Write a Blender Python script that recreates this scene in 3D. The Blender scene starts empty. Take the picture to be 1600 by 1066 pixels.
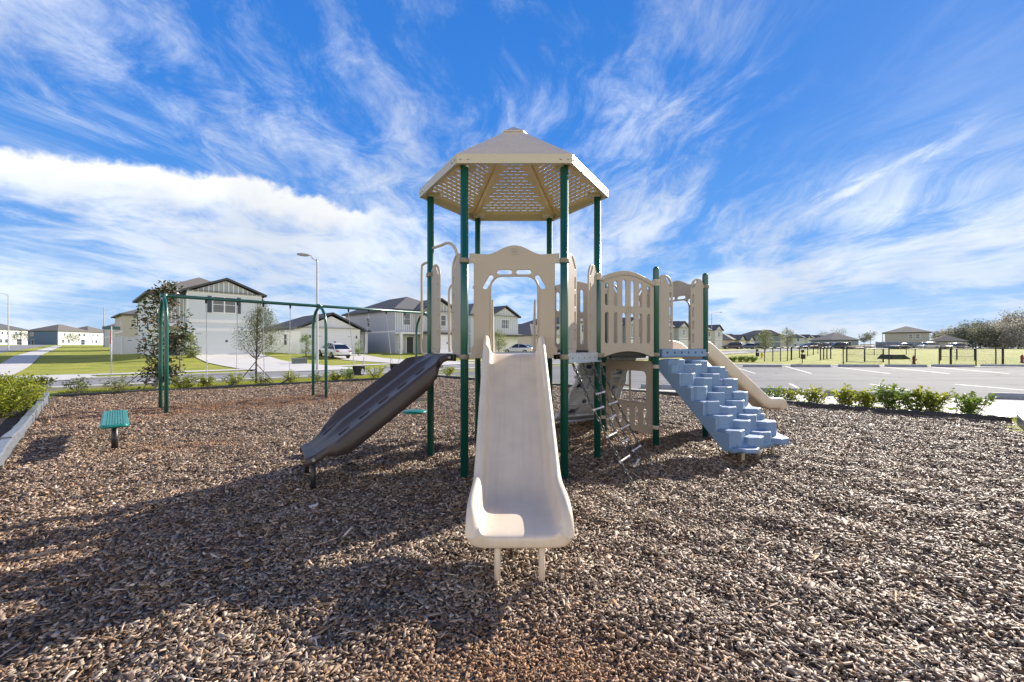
import bpy, bmesh, math, random
import numpy as np
from mathutils import Vector, Matrix

R = math.radians
SC = bpy.context.scene
COL = SC.collection
EYE = 1.39
FPX = 687.0
S2 = math.sqrt(2.0)

# ---------------------------------------------------------------- camera
cam_d = bpy.data.cameras.new("camera")
cam_d.sensor_width = 36.0
cam_d.lens = 36.0 * FPX / 1600.0
cam_d.shift_y = 11.0 / 1600.0
cam_d.clip_end = 3000
cam_d.clip_start = 0.05
cam = bpy.data.objects.new("camera", cam_d)
cam.location = (0, 0, EYE)
cam.rotation_euler = (R(90), 0, 0)
COL.objects.link(cam)
SC.camera = cam

# ---------------------------------------------------------------- world, sun, exposure
SUN_EL, SUN_AZ = 25.0, 46.0          # azimuth from +Y towards +X
SC.view_settings.view_transform = 'Standard'
SC.view_settings.look = 'None'
SC.view_settings.exposure = 0.86
SC.view_settings.gamma = 1.0

world = bpy.data.worlds.new("World")
SC.world = world
world.use_nodes = True


def build_world():
    nt = world.node_tree
    N, L = nt.nodes, nt.links
    N.clear()

    def nd(t, **kw):
        n = N.new(t)
        for k, v in kw.items():
            setattr(n, k, v)
        return n

    def math_(op, a, b=None, c=None, clamp=False):
        n = nd('ShaderNodeMath', operation=op, use_clamp=clamp)
        for i, q in enumerate((a, b, c)):
            if q is None:
                continue
            if isinstance(q, (int, float)):
                n.inputs[i].default_value = q
            else:
                L.new(q, n.inputs[i])
        return n.outputs[0]

    def sstep(x, lo, hi, a=0.0, b=1.0):
        n = nd('ShaderNodeMapRange', interpolation_type='SMOOTHSTEP')
        L.new(x, n.inputs[0])
        for i, v in ((1, lo), (2, hi), (3, a), (4, b)):
            if isinstance(v, (int, float)):
                n.inputs[i].default_value = v
            else:
                L.new(v, n.inputs[i])
        return n.outputs[0]

    def noise(vec, scale, detail=6, rough=.55, dist=0.0, lac=2.0):
        n = nd('ShaderNodeTexNoise', noise_dimensions='3D')
        L.new(vec, n.inputs['Vector'])
        n.inputs['Scale'].default_value = scale
        n.inputs['Detail'].default_value = detail
        n.inputs['Roughness'].default_value = rough
        n.inputs['Distortion'].default_value = dist
        n.inputs['Lacunarity'].default_value = lac
        return n.outputs['Fac']

    def comb(x, y, z):
        n = nd('ShaderNodeCombineXYZ')
        for i, q in enumerate((x, y, z)):
            if isinstance(q, (int, float)):
                n.inputs[i].default_value = q
            else:
                L.new(q, n.inputs[i])
        return n.outputs[0]

    tc = nd('ShaderNodeTexCoord')
    sep = nd('ShaderNodeSeparateXYZ')
    L.new(tc.outputs['Generated'], sep.inputs[0])
    X, Y, Z = sep.outputs
    el = math_('MULTIPLY', math_('ARCSINE', Z), 57.2958)
    az = math_('MULTIPLY', math_('ARCTAN2', X, Y), 57.2958)
    up = math_('MAXIMUM', Z, 0.0)
    den = math_('ADD', up, 0.10)
    U = math_('DIVIDE', X, den)
    V = math_('DIVIDE', Y, den)

    sky = nd('ShaderNodeTexSky', sky_type='NISHITA')
    sky.sun_disc = False
    sky.sun_elevation = R(SUN_EL)
    sky.sun_rotation = R(SUN_AZ)
    sky.altitude = 10
    sky.air_density = 1.0
    sky.dust_density = 0.25
    sky.ozone_density = 3.0
    hs = nd('ShaderNodeHueSaturation')
    hs.inputs['Saturation'].default_value = 1.22
    hs.inputs['Value'].default_value = 1.0
    L.new(sky.outputs[0], hs.inputs['Color'])
    # blue sky, paler towards the horizon and sun; unseen zenith darkened to deepen ground shadows
    ramp = nd('ShaderNodeValToRGB')
    e = ramp.color_ramp.elements
    e[0].position, e[0].color = 0.0, (.42, .64, .93, 1)
    e[1].position, e[1].color = 1.0, (.010, .075, .33, 1)
    for pos, c in ((.10, (.26, .51, .90, 1)), (.22, (.12, .365, .86, 1)), (.42, (.055, .26, .78, 1)), (.64, (.038, .215, .70, 1)), (.80, (.018, .12, .46, 1))):
        q = e.new(pos)
        q.color = c
    L.new(math_('MULTIPLY', el, 1 / 60.0, clamp=True), ramp.inputs[0])
    glow = sstep(az, 5.0, 60.0, 0.0, .16)
    glow = math_('MULTIPLY', glow, sstep(az, 150.0, 70.0))
    gl = nd('ShaderNodeMix', data_type='RGBA', blend_type='MIX')
    L.new(glow, gl.inputs[0])
    L.new(ramp.outputs[0], gl.inputs[6])
    gl.inputs[7].default_value = (.13, .38, .86, 1)
    sc_ = nd('ShaderNodeMix', data_type='RGBA', blend_type='MULTIPLY')
    sc_.inputs[0].default_value = 1.0
    L.new(gl.outputs[2], sc_.inputs[6])
    sc_.inputs[7].default_value = (5.9, 6.1, 6.3, 1)
    tint = nd('ShaderNodeMix', data_type='RGBA', blend_type='MIX')
    tint.inputs[0].default_value = 0.94
    L.new(hs.outputs[0], tint.inputs[6])
    L.new(sc_.outputs[2], tint.inputs[7])
    bg_sky = nd('ShaderNodeBackground')
    L.new(tint.outputs[2], bg_sky.inputs['Color'])
    bg_sky.inputs['Strength'].default_value = 0.09

    # high streaky cirrus: stretched towards the horizon straight ahead
    warp = noise(comb(math_('MULTIPLY', U, .5), math_('MULTIPLY', V, .5), 3.1), 1.0, 3, .5)
    wv = math_('MULTIPLY', math_('SUBTRACT', warp, .5), 1.15)
    cx = math_('ADD', U, wv)
    cy = math_('ADD', math_('MULTIPLY', V, .34), math_('MULTIPLY', wv, .5))
    c1 = noise(comb(cx, cy, 1.7), 1.35, 9, .62, .15)
    c2 = noise(comb(math_('MULTIPLY', cx, 3.6), math_('MULTIPLY', cy, 4.6), 8.2), 1.5, 9, .70, .45)
    patch = noise(comb(math_('MULTIPLY', U, .55), math_('MULTIPLY', V, .45), 5.3), 1.0, 3, .5, .3)
    cir = math_('ADD', math_('MULTIPLY', c1, .52), math_('MULTIPLY', c2, .48))
    cir = math_('ADD', cir, math_('MULTIPLY', math_('SUBTRACT', patch, .5), .62))
    cir = sstep(cir, .39, .67)
    cir = math_('MULTIPLY', cir, sstep(el, 2.0, 14.0, .75, 1.0))
    cir = math_('MULTIPLY', cir, math_('MULTIPLY', sstep(Y, -.30, .12), sstep(el, 62.0, 42.0, .25, .88)))
    thin = math_('MULTIPLY', sstep(az, 20.0, 36.0), sstep(el, 12.0, 22.0))
    cir = math_('MULTIPLY', cir, math_('SUBTRACT', 1.0, math_('MULTIPLY', thin, .86)))

    # big bright bank on the left with a crisp, billowed upper edge
    d3 = tc.outputs['Generated']
    b1 = noise(d3, 7.0, 8, .58, .2)
    b2 = noise(d3, 20.0, 6, .55, .1)
    edge = math_('ADD', math_('MULTIPLY', math_('SUBTRACT', b1, .5), 7.0),
                 math_('MULTIPLY', math_('SUBTRACT', b2, .5), 3.6))
    top_line = math_('ADD', math_('MULTIPLY', math_('ABSOLUTE', math_('ADD', az, 34.0)), -.06), 18.2)
    rel = math_('SUBTRACT', math_('ADD', top_line, edge), el)
    bank = sstep(rel, -.25, 1.0)
    bank = math_('MULTIPLY', bank, sstep(math_('ADD', el, math_('MULTIPLY', edge, .9)), 6.0, 12.5))
    bank = math_('MULTIPLY', bank, sstep(math_('ADD', az, math_('MULTIPLY', edge, 1.2)), -10.0, -22.0))
    hole = noise(comb(math_('MULTIPLY', az, .075), math_('MULTIPLY', math_('ADD', el, math_('MULTIPLY', az, -.10)), .30), 6.4), 1.0, 7, .58, .4)
    hole = sstep(hole, .42, .62)
    deep = sstep(rel, 2.2, 5.5)
    bank = math_('MULTIPLY', bank, math_('SUBTRACT', 1.0, math_('MULTIPLY', deep, math_('SUBTRACT', 1.0, hole))))
    bank = math_('MULTIPLY', bank, .97)
    lit = sstep(rel, 4.5, .6)

    # slanting bank on the right, rising to the right
    line = math_('ADD', math_('MULTIPLY', math_('SUBTRACT', az, 20.0), .11), 6.2)
    off = math_('SUBTRACT', el, line)
    b3 = noise(comb(math_('MULTIPLY', az, .07), math_('MULTIPLY', off, .28), 4.0), 1.3, 8, .62, .5)
    rb = math_('SUBTRACT', math_('ADD', .45, math_('MULTIPLY', math_('SUBTRACT', b3, .5), 2.8)),
               math_('MULTIPLY', math_('ABSOLUTE', off), .20))
    rb = math_('MULTIPLY', sstep(rb, -.1, .75), sstep(az, 8.0, 24.0))
    rb = math_('MULTIPLY', rb, .88)
    line2 = math_('ADD', math_('MULTIPLY', math_('SUBTRACT', az, 36.0), .36), 15.4)
    off2 = math_('SUBTRACT', el, line2)
    b5 = noise(comb(math_('MULTIPLY', az, .16), math_('MULTIPLY', off2, .5), 9.0), 1.4, 8, .64, .5)
    r2 = math_('SUBTRACT', math_('ADD', .35, math_('MULTIPLY', math_('SUBTRACT', b5, .5), 2.8)), math_('MULTIPLY', math_('ABSOLUTE', off2), .50))
    r2 = math_('MULTIPLY', sstep(r2, -.1, .8), math_('MULTIPLY', sstep(az, 31.0, 36.0), sstep(az, 49.0, 43.0)))
    rb = math_('MAXIMUM', rb, math_('MULTIPLY', r2, .8))

    # low puffs and thin white veil near the horizon
    h1 = noise(comb(math_('MULTIPLY', az, .10), math_('MULTIPLY', el, .30), 2.0), 1.2, 7, .6, .3)
    low = math_('MULTIPLY', sstep(h1, .43, .66), sstep(el, 16.0, 4.0))
    low = math_('MULTIPLY', low, .82)
    veil = math_('MULTIPLY', sstep(el, 8.0, -1.0), .22)

    # added bright cloud front behind the camera, unseen, to fill shaded camera-facing faces
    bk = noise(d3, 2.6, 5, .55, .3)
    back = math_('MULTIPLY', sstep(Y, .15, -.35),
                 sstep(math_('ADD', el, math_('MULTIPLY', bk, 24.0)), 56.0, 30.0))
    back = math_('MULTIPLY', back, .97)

    def screen(a, b):
        return math_('SUBTRACT', 1.0, math_('MULTIPLY', math_('SUBTRACT', 1.0, a), math_('SUBTRACT', 1.0, b)))
    m = screen(screen(screen(cir, bank), screen(rb, low)), veil)

    shade = sstep(noise(d3, 5.0, 5, .5), .35, .7, .47, .60)
    ccol = nd('ShaderNodeMix', data_type='RGBA', blend_type='MIX')
    L.new(math_('MULTIPLY', bank, lit), ccol.inputs[0])
    ccol.inputs[6].default_value = (.88, .96, 1.08, 1)
    ccol.inputs[7].default_value = (1.14, 1.15, 1.16, 1)
    bg_c = nd('ShaderNodeBackground')
    L.new(ccol.outputs[2], bg_c.inputs['Color'])
    L.new(shade, bg_c.inputs['Strength'])
    mix = nd('ShaderNodeMixShader')
    L.new(m, mix.inputs[0])
    L.new(bg_sky.outputs[0], mix.inputs[1])
    L.new(bg_c.outputs[0], mix.inputs[2])
    bg_fill = nd('ShaderNodeBackground')
    bg_fill.inputs['Color'].default_value = (1.0, .95, .88, 1)
    bg_fill.inputs['Strength'].default_value = .92
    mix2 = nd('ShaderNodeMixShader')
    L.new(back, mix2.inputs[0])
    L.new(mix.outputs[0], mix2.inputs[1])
    L.new(bg_fill.outputs[0], mix2.inputs[2])
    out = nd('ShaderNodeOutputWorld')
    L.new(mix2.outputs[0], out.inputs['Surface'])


build_world()

sun_d = bpy.data.lights.new("sun", 'SUN')
sun_d.energy = 5.0
sun_d.angle = R(0.5)
sun_d.color = (1.0, .92, .80)
sun = bpy.data.objects.new("sun", sun_d)
sdir = Vector((math.sin(R(SUN_AZ)) * math.cos(R(SUN_EL)), math.cos(R(SUN_AZ)) * math.cos(R(SUN_EL)), math.sin(R(SUN_EL))))
sun.rotation_euler = (-sdir).to_track_quat('-Z', 'Y').to_euler()
sun.location = (30, 30, 30)
COL.objects.link(sun)


# ---------------------------------------------------------------- helpers
def P(px, py, d):
    """point seen at photo pixel (px, py) at depth d"""
    return Vector(((px - 800) / FPX * d, d, EYE - (py - 544) / FPX * d))


def ST(s, t, z=0.0):
    return Vector(((s - t) / S2, (s + t) / S2, z))


def interp(x, xs, ys):
    return float(np.interp(x, xs, ys))


F_L = [0, 0, .04, .08, .24, .72, 2.66, 3.2]
F_T = [-50, 29, 36, 42, 48.5, 60, 241, 900]
F_Z = [0, 0, .10, .26, .80, .95, 2.66, 3.2]
_tt = np.linspace(-60, 900, 4801)
_ff = np.interp(_tt, F_T, F_Z)
_fl = np.interp(_tt, F_T, F_L)
_ker = np.hanning(17); _ker /= _ker.sum()
_ff = np.convolve(np.pad(_ff, 8, mode='edge'), _ker, mode='valid')
_fl = np.convolve(np.pad(_fl, 8, mode='edge'), _ker, mode='valid')


def H(x, y):
    s = (x + y) / S2
    t = (y - x) / S2
    v = .349 * x + .937 * y
    w = min(max((s - 1.0) / 6.5, 0), 1)
    w = w * w * (3 - 2 * w)
    f = float(np.interp(t, _tt, _ff)) * w + float(np.interp(t, _tt, _fl)) * (1 - w)
    g = min(max(.0125 * (v - 17), 0), 1.15)
    if t < 17.7 and s < 12.4:
        return 0.0
    k = .12
    m = .5 * (f + g + math.sqrt((f - g) ** 2 + k * k)) - k / 2
    return m


def G(px, py):
    """ground point seen at photo pixel"""
    z = 0.0
    d = 10
    for _ in range(40):
        d = (EYE - z) * FPX / (py - 544)
        x = (px - 800) / FPX * d
        z = .5 * z + .5 * H(x, d)
    return Vector(((px - 800) / FPX * d, d, H((px - 800) / FPX * d, d)))


def tag(o, label=None, cat=None, group=None, kind=None):
    if label:
        o['label'] = label
    if cat:
        o['category'] = cat
    if group:
        o['group'] = group
    if kind:
        o['kind'] = kind
    return o


def empty(name, loc=(0, 0, 0), rz=0.0, label=None, cat=None, group=None):
    o = bpy.data.objects.new(name, None)
    o.empty_display_size = .2
    o.location = loc
    o.rotation_euler = (0, 0, rz)
    COL.objects.link(o)
    return tag(o, label, cat, group)


def copy_tree(o, parent=None):
    c = o.copy()
    COL.objects.link(c)
    if parent is not None:
        c.parent = parent
    for ch in list(o.children):
        copy_tree(ch, c)
    return c


ORD = ['first', 'second', 'third', 'fourth', 'fifth', 'sixth', 'seventh', 'eighth', 'ninth', 'tenth', 'eleventh',
       'twelfth', 'thirteenth', 'fourteenth', 'fifteenth', 'sixteenth', 'seventeenth', 'eighteenth', 'nineteenth', 'twentieth']


class MB:
    def __init__(self):
        self.v = []
        self.f = []
        self.sm = []

    def add(self, verts, faces, smooth=False):
        b = len(self.v)
        self.v += [tuple(p) for p in verts]
        self.f += [tuple(i + b for i in f) for f in faces]
        self.sm += [smooth] * len(faces)
        return self

    def box(self, c, size, rot=None):
        sx, sy, sz = [q / 2 for q in size]
        vs = [Vector((x, y, z)) for x in (-sx, sx) for y in (-sy, sy) for z in (-sz, sz)]
        if rot is not None:
            if isinstance(rot, (int, float)):
                rot = Matrix.Rotation(rot, 3, 'Z')
            vs = [rot @ q for q in vs]
        c = Vector(c)
        self.add([q + c for q in vs], [(0, 1, 3, 2), (4, 6, 7, 5), (0, 4, 5, 1), (2, 3, 7, 6), (0, 2, 6, 4), (1, 5, 7, 3)])
        return self

    def box2(self, lo, hi):
        return self.box([(a + b) / 2 for a, b in zip(lo, hi)], [b - a for a, b in zip(lo, hi)])

    def prism(self, poly, z0, z1, M=None):
        """poly: list of (x, y) counter-clockwise, extruded along z"""
        n = len(poly)
        vs = [Vector((x, y, z0)) for x, y in poly] + [Vector((x, y, z1)) for x, y in poly]
        if M is not None:
            vs = [M @ q for q in vs]
        fs = [tuple(range(n - 1, -1, -1)), tuple(range(n, 2 * n))]
        fs += [(i, (i + 1) % n, n + (i + 1) % n, n + i) for i in range(n)]
        return self.add(vs, fs)

    def tube(self, path, r, n=12, cap=True, closed=False):
        path = [Vector(p) for p in path]
        m = len(path)
        rs = r if isinstance(r, (list, tuple)) else [r] * m
        tang = []
        for i in range(m):
            a = path[(i - 1) % m] if (closed or i > 0) else path[i]
            b = path[(i + 1) % m] if (closed or i < m - 1) else path[i]
            tang.append((b - a).normalized())
        ref = Vector((0, 0, 1)) if abs(tang[0].z) < .9 else Vector((1, 0, 0))
        u = tang[0].cross(ref).normalized()
        vs, fs = [], []
        for i in range(m):
            t = tang[i]
            u = (u - t * u.dot(t))
            u = u.normalized() if u.length > 1e-6 else t.orthogonal().normalized()
            w = t.cross(u)
            for k in range(n):
                a = 2 * math.pi * k / n
                vs.append(path[i] + (u * math.cos(a) + w * math.sin(a)) * rs[i])
        last = m if closed else m - 1
        for i in range(last):
            for k in range(n):
                j = (i + 1) % m
                fs.append((i * n + k, i * n + (k + 1) % n, j * n + (k + 1) % n, j * n + k))
        self.add(vs, fs, True)
        if cap and not closed:
            b = len(self.v) - len(vs)
            self.f.append(tuple(b + k for k in range(n - 1, -1, -1)))
            self.f.append(tuple(b + (m - 1) * n + k for k in range(n)))
            self.sm += [False, False]
        return self

    def cyl(self, a, b, r, n=16, r2=None):
        return self.tube([a, b], [r, r if r2 is None else r2], n)

    def lathe(self, prof, c=(0, 0, 0), n=20):
        c = Vector(c)
        vs, fs = [], []
        for (r, z) in prof:
            for k in range(n):
                a = 2 * math.pi * k / n
                vs.append(c + Vector((r * math.cos(a), r * math.sin(a), z)))
        for i in range(len(prof) - 1):
            for k in range(n):
                fs.append((i * n + k, i * n + (k + 1) % n, (i + 1) * n + (k + 1) % n, (i + 1) * n + k))
        self.add(vs, fs, True)
        b = len(self.v) - len(vs)
        if prof[0][0] > 1e-4:
            self.f.append(tuple(b + k for k in range(n - 1, -1, -1))); self.sm.append(False)
        if prof[-1][0] > 1e-4:
            self.f.append(tuple(b + (len(prof) - 1) * n + k for k in range(n))); self.sm.append(False)
        return self

    def build(self, name, mat, parent=None, bevel=0.0, seg=2, smooth=None, autosmooth=False, label=None, angle=35):
        me = bpy.data.meshes.new(name)
        me.from_pydata(self.v, [], self.f)
        sm = self.sm if smooth is None else [smooth] * len(self.f)
        me.polygons.foreach_set('use_smooth', sm)
        me.materials.append(mat)
        me.validate()
        o = bpy.data.objects.new(name, me)
        COL.objects.link(o)
        if parent is not None:
            o.parent = parent
        if bevel > 0:
            md = o.modifiers.new('bevel', 'BEVEL')
            md.width = bevel
            md.segments = seg
            md.limit_method = 'ANGLE'
            md.angle_limit = R(angle)
        if label:
            o['label'] = label
        return o


def mesh_np(name, verts, faces, mat, parent=None, smooth=False, colors=None, uvattr=None):
    verts = np.asarray(verts, dtype=np.float32)
    faces = np.asarray(faces, dtype=np.int32)
    me = bpy.data.meshes.new(name)
    nv, (nf, k) = len(verts), faces.shape
    me.vertices.add(nv)
    me.vertices.foreach_set('co', verts.ravel())
    me.loops.add(nf * k)
    me.loops.foreach_set('vertex_index', faces.ravel())
    me.polygons.add(nf)
    me.polygons.foreach_set('loop_start', np.arange(0, nf * k, k, dtype=np.int32))
    if smooth:
        me.polygons.foreach_set('use_smooth', np.ones(nf, dtype=bool))
    me.update(calc_edges=True)
    if colors is not None:
        at = me.color_attributes.new('col', 'FLOAT_COLOR', 'POINT')
        at.data.foreach_set('color', np.asarray(colors, dtype=np.float32).ravel())
    me.materials.append(mat)
    o = bpy.data.objects.new(name, me)
    COL.objects.link(o)
    if parent is not None:
        o.parent = parent
    return o


def spline_pts(pts, n):
    """Catmull-Rom through pts"""
    pts = [Vector(p) for p in pts]
    ext = [pts[0] * 2 - pts[1]] + pts + [pts[-1] * 2 - pts[-2]]
    out = []
    for i in range(1, len(ext) - 2):
        p0, p1, p2, p3 = ext[i - 1], ext[i], ext[i + 1], ext[i + 2]
        for k in range(n):
            t = k / n
            out.append(.5 * ((2 * p1) + (p2 - p0) * t + (2 * p0 - 5 * p1 + 4 * p2 - p3) * t * t + (3 * p1 - p0 - 3 * p2 + p3) * t ** 3))
    out.append(pts[-1])
    return out


def plate(name, outline, holes, th, mat, parent, M, bevel=.004, label=None):
    """flat sheet with real holes: 2-D outline and holes, thickness th; M maps local x, y(up), z(normal)"""
    cu = bpy.data.curves.new(name, 'CURVE')
    cu.dimensions = '2D'
    cu.fill_mode = 'BOTH'
    cu.extrude = th / 2 - bevel
    cu.bevel_depth = bevel
    cu.bevel_resolution = 1
    for poly in [outline] + holes:
        sp = cu.splines.new('POLY')
        sp.points.add(len(poly) - 1)
        for p, (x, y) in zip(sp.points, poly):
            p.co = (x, y, 0, 1)
        sp.use_cyclic_u = True
    tmp = bpy.data.objects.new('tmp', cu)
    COL.objects.link(tmp)
    dg = bpy.context.evaluated_depsgraph_get()
    me = bpy.data.meshes.new_from_object(tmp.evaluated_get(dg))
    bpy.data.objects.remove(tmp)
    me.name = name
    me.materials.clear()
    me.materials.append(mat)
    me.transform(M)
    o = bpy.data.objects.new(name, me)
    COL.objects.link(o)
    if parent is not None:
        o.parent = parent
    if label:
        o['label'] = label
    return o


def stadium(cx, cy, w, h, n=6, ang=0.0):
    """rounded slot, w by h, turned by ang"""
    pts = []
    if h >= w:
        r, L = w / 2, h / 2 - w / 2
        for k in range(n + 1):
            a = math.pi * k / n
            pts.append((r * math.cos(a), L + r * math.sin(a)))
        for k in range(n + 1):
            a = math.pi + math.pi * k / n
            pts.append((r * math.cos(a), -L + r * math.sin(a)))
    else:
        r, L = h / 2, w / 2 - h / 2
        for k in range(n + 1):
            a = -math.pi / 2 + math.pi * k / n
            pts.append((L + r * math.cos(a), r * math.sin(a)))
        for k in range(n + 1):
            a = math.pi / 2 + math.pi * k / n
            pts.append((-L + r * math.cos(a), r * math.sin(a)))
    c, s = math.cos(ang), math.sin(ang)
    return [(cx + c * x - s * y, cy + s * x + c * y) for x, y in pts]


def rrect(x0, y0, x1, y1, r, n=5, rs=None):
    rs = rs or (r, r, r, r)
    out = []
    for (cx, cy, a0, rr) in ((x1 - rs[0], y0 + rs[0], -90, rs[0]), (x1 - rs[1], y1 - rs[1], 0, rs[1]),
                             (x0 + rs[2], y1 - rs[2], 90, rs[2]), (x0 + rs[3], y0 + rs[3], 180, rs[3])):
        for k in range(n + 1):
            a = R(a0 + 90 * k / n)
            out.append((cx + rr * math.cos(a), cy + rr * math.sin(a)))
    return out


def panel_matrix(p0, p1, z0=0.0):
    """local x from p0 to p1 (xy), local y up, local z horizontal normal"""
    p0, p1 = Vector((p0[0], p0[1], z0)), Vector((p1[0], p1[1], z0))
    ex = (p1 - p0).normalized()
    ey = Vector((0, 0, 1))
    ez = ex.cross(ey)
    M = Matrix((ex, ey, ez)).transposed().to_4x4()
    M.translation = p0
    return M


# ---------------------------------------------------------------- materials
MATS = {}


def mat(name, col, rough=.5, metal=0.0, var=0.0, vscale=4.0, bump=0.0, bscale=60.0, spec=.5, coat=0.0, transl=0.0,
        island=0.0, attr=None, col2=None, detail=5, bdist=.01):
    if name in MATS:
        return MATS[name]
    m = bpy.data.materials.new(name)
    m.use_nodes = True
    nt = m.node_tree
    N, L = nt.nodes, nt.links
    b = N['Principled BSDF']
    b.inputs['Base Color'].default_value = (*col, 1)
    b.inputs['Roughness'].default_value = rough
    b.inputs['Metallic'].default_value = metal
    b.inputs['Specular IOR Level'].default_value = spec
    b.inputs['Coat Weight'].default_value = coat
    b.inputs['Coat Roughness'].default_value = .15
    tc = N.new('ShaderNodeTexCoord')
    src = None
    if attr:
        a = N.new('ShaderNodeAttribute')
        a.attribute_name = attr
        src = a.outputs['Color']
    if var > 0 or col2 is not None:
        nz = N.new('ShaderNodeTexNoise')
        nz.inputs['Scale'].default_value = vscale
        nz.inputs['Detail'].default_value = detail
        nz.inputs['Roughness'].default_value = .6
        L.new(tc.outputs['Object'], nz.inputs['Vector'])
        mr = N.new('ShaderNodeMapRange')
        mr.inputs[1].default_value = .3
        mr.inputs[2].default_value = .7
        L.new(nz.outputs['Fac'], mr.inputs[0])
        mx = N.new('ShaderNodeMix')
        mx.data_type = 'RGBA'
        L.new(mr.outputs[0], mx.inputs[0])
        c2 = col2 if col2 is not None else tuple(min(1, c * (1 + var)) for c in col)
        c1 = col if col2 is not None else tuple(c * (1 - var) for c in col)
        mx.inputs[6].default_value = (*c1, 1)
        mx.inputs[7].default_value = (*c2, 1)
        src = mx.outputs[2]
    if island > 0:
        geo = N.new('ShaderNodeNewGeometry')
        hs = N.new('ShaderNodeHueSaturation')
        mr2 = N.new('ShaderNodeMapRange')
        mr2.inputs[3].default_value = 1 - island
        mr2.inputs[4].default_value = 1 + island
        L.new(geo.outputs['Random Per Island'], mr2.inputs[0])
        L.new(mr2.outputs[0], hs.inputs['Value'])
        mr3 = N.new('ShaderNodeMapRange')
        mr3.inputs[3].default_value = .5 - island * .05
        mr3.inputs[4].default_value = .5 + island * .03
        L.new(geo.outputs['Random Per Island'], mr3.inputs[0])
        L.new(mr3.outputs[0], hs.inputs['Hue'])
        if src is not None:
            L.new(src, hs.inputs['Color'])
        else:
            hs.inputs['Color'].default_value = (*col, 1)
        src = hs.outputs[0]
    if src is not None:
        L.new(src, b.inputs['Base Color'])
    if bump > 0:
        nz = N.new('ShaderNodeTexNoise')
        nz.inputs['Scale'].default_value = bscale
        nz.inputs['Detail'].default_value = 4
        L.new(tc.outputs['Object'], nz.inputs['Vector'])
        bp = N.new('ShaderNodeBump')
        bp.inputs['Strength'].default_value = bump
        bp.inputs['Distance'].default_value = bdist
        L.new(nz.outputs['Fac'], bp.inputs['Height'])
        L.new(bp.outputs[0], b.inputs['Normal'])
    if transl > 0:
        out = N['Material Output']
        tr = N.new('ShaderNodeBsdfTranslucent')
        if src is not None:
            L.new(src, tr.inputs['Color'])
        else:
            tr.inputs['Color'].default_value = (*col, 1)
        ms = N.new('ShaderNodeMixShader')
        ms.inputs[0].default_value = transl
        L.new(b.outputs[0], ms.inputs[1])
        L.new(tr.outputs[0], ms.inputs[2])
        L.new(ms.outputs[0], out.inputs['Surface'])
    MATS[name] = m
    return m


def siding(name, col, period=.19, rough=.6, vertical=False):
    if name in MATS:
        return MATS[name]
    m = mat(name, col, rough, var=.04, vscale=1.2)
    nt = m.node_tree
    N, L = nt.nodes, nt.links
    tc = N.new('ShaderNodeTexCoord')
    w = N.new('ShaderNodeTexWave')
    w.wave_type = 'BANDS'
    w.bands_direction = 'Z'
    w.wave_profile = 'SAW'
    w.inputs['Scale'].default_value = .31416 / period
    w.inputs['Distortion'].default_value = 0
    L.new(tc.outputs['Object'], w.inputs['Vector'])
    bp = N.new('ShaderNodeBump')
    bp.inputs['Strength'].default_value = .8
    bp.inputs['Distance'].default_value = .02
    bp.invert = True
    L.new(w.outputs['Fac'], bp.inputs['Height'])
    L.new(bp.outputs[0], N['Principled BSDF'].inputs['Normal'])
    return m


M_BEIGE = mat('beige_plastic', (.44, .37, .30), .42, var=.03, vscale=3, bump=.04, bscale=400)
M_CREAM = mat('cream_plastic', (.74, .625, .49), .34, var=.07, vscale=5, bump=.06, bscale=200, coat=.12)
M_STEELBEIGE = mat('beige_powder_coated_steel', (.50, .44, .36), .38, var=.03)
M_ROOF = mat('beige_perforated_steel', (.54, .47, .37), .30, var=.03, spec=.7)
M_ROOFP = mat('tan_perforated_steel', (.80, .64, .42), .25, var=.04, spec=.9)
M_GREEN = mat('green_powder_coated_steel', (.004, .088, .066), .30, var=.10, vscale=2, coat=.3, bump=.02, bscale=300)
M_BROWN = mat('dark_brown_plastic', (.054, .041, .038), .46, var=.12, vscale=3, bump=.06, bscale=300)
M_BLUE = mat('speckled_blue_plastic', (.115, .205, .37), .52, col2=(.23, .345, .50), vscale=110, bump=.08, bscale=220)
M_GREY_PL = mat('grey_blue_plastic', (.46, .51, .60), .5, col2=(.52, .57, .65), vscale=40, bump=.08, bscale=200)
M_HOLD = mat('dark_blue_plastic', (.03, .045, .09), .5)
M_GALV = mat('galvanised_steel', (.62, .63, .64), .38, metal=.6, var=.1, vscale=20)
M_CHAIN = mat('steel_chain', (.10, .104, .11), .40, metal=.6)
M_CHAINL = mat('zinc_chain', (.62, .63, .64), .45, metal=.2)
M_RUNG = mat('rung_coating', (.70, .70, .69), .4)
M_DECK = mat('deck_coating', (.022, .020, .020), .6, var=.1)
M_DECKTOP = mat('deck_coating_grey', (.24, .24, .26), .55, var=.1)
M_BLACK = mat('black_rubber', (.012, .012, .013), .5)
M_BLACKMET = mat('black_metal', (.016, .016, .017), .4)
M_TEAL = mat('teal_coated_metal', (.004, .20, .165), .35, var=.08)
M_BOLT = mat('bolt_steel', (.45, .44, .42), .4, metal=.7)
M_EDGEB = mat('black_edging_plastic', (.035, .036, .04), .5, var=.3, vscale=14, bump=.25, bscale=60, bdist=.006)  # darker copy of the edging, shade on its inner face put into the colour
M_EDGE = mat('sky_lit_edging_plastic', (.17, .185, .21), .34, var=.22, vscale=14, bump=.25, bscale=60, bdist=.006)  # same black plastic, with the pale sky reflection put into its colour
M_CONC = mat('concrete', (.50, .48, .45), .85, var=.10, vscale=.8, bump=.15, bscale=90)
M_WALK = mat('pale_concrete', (.55, .53, .50), .85, var=.08, vscale=.6, bump=.15, bscale=90)
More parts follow.
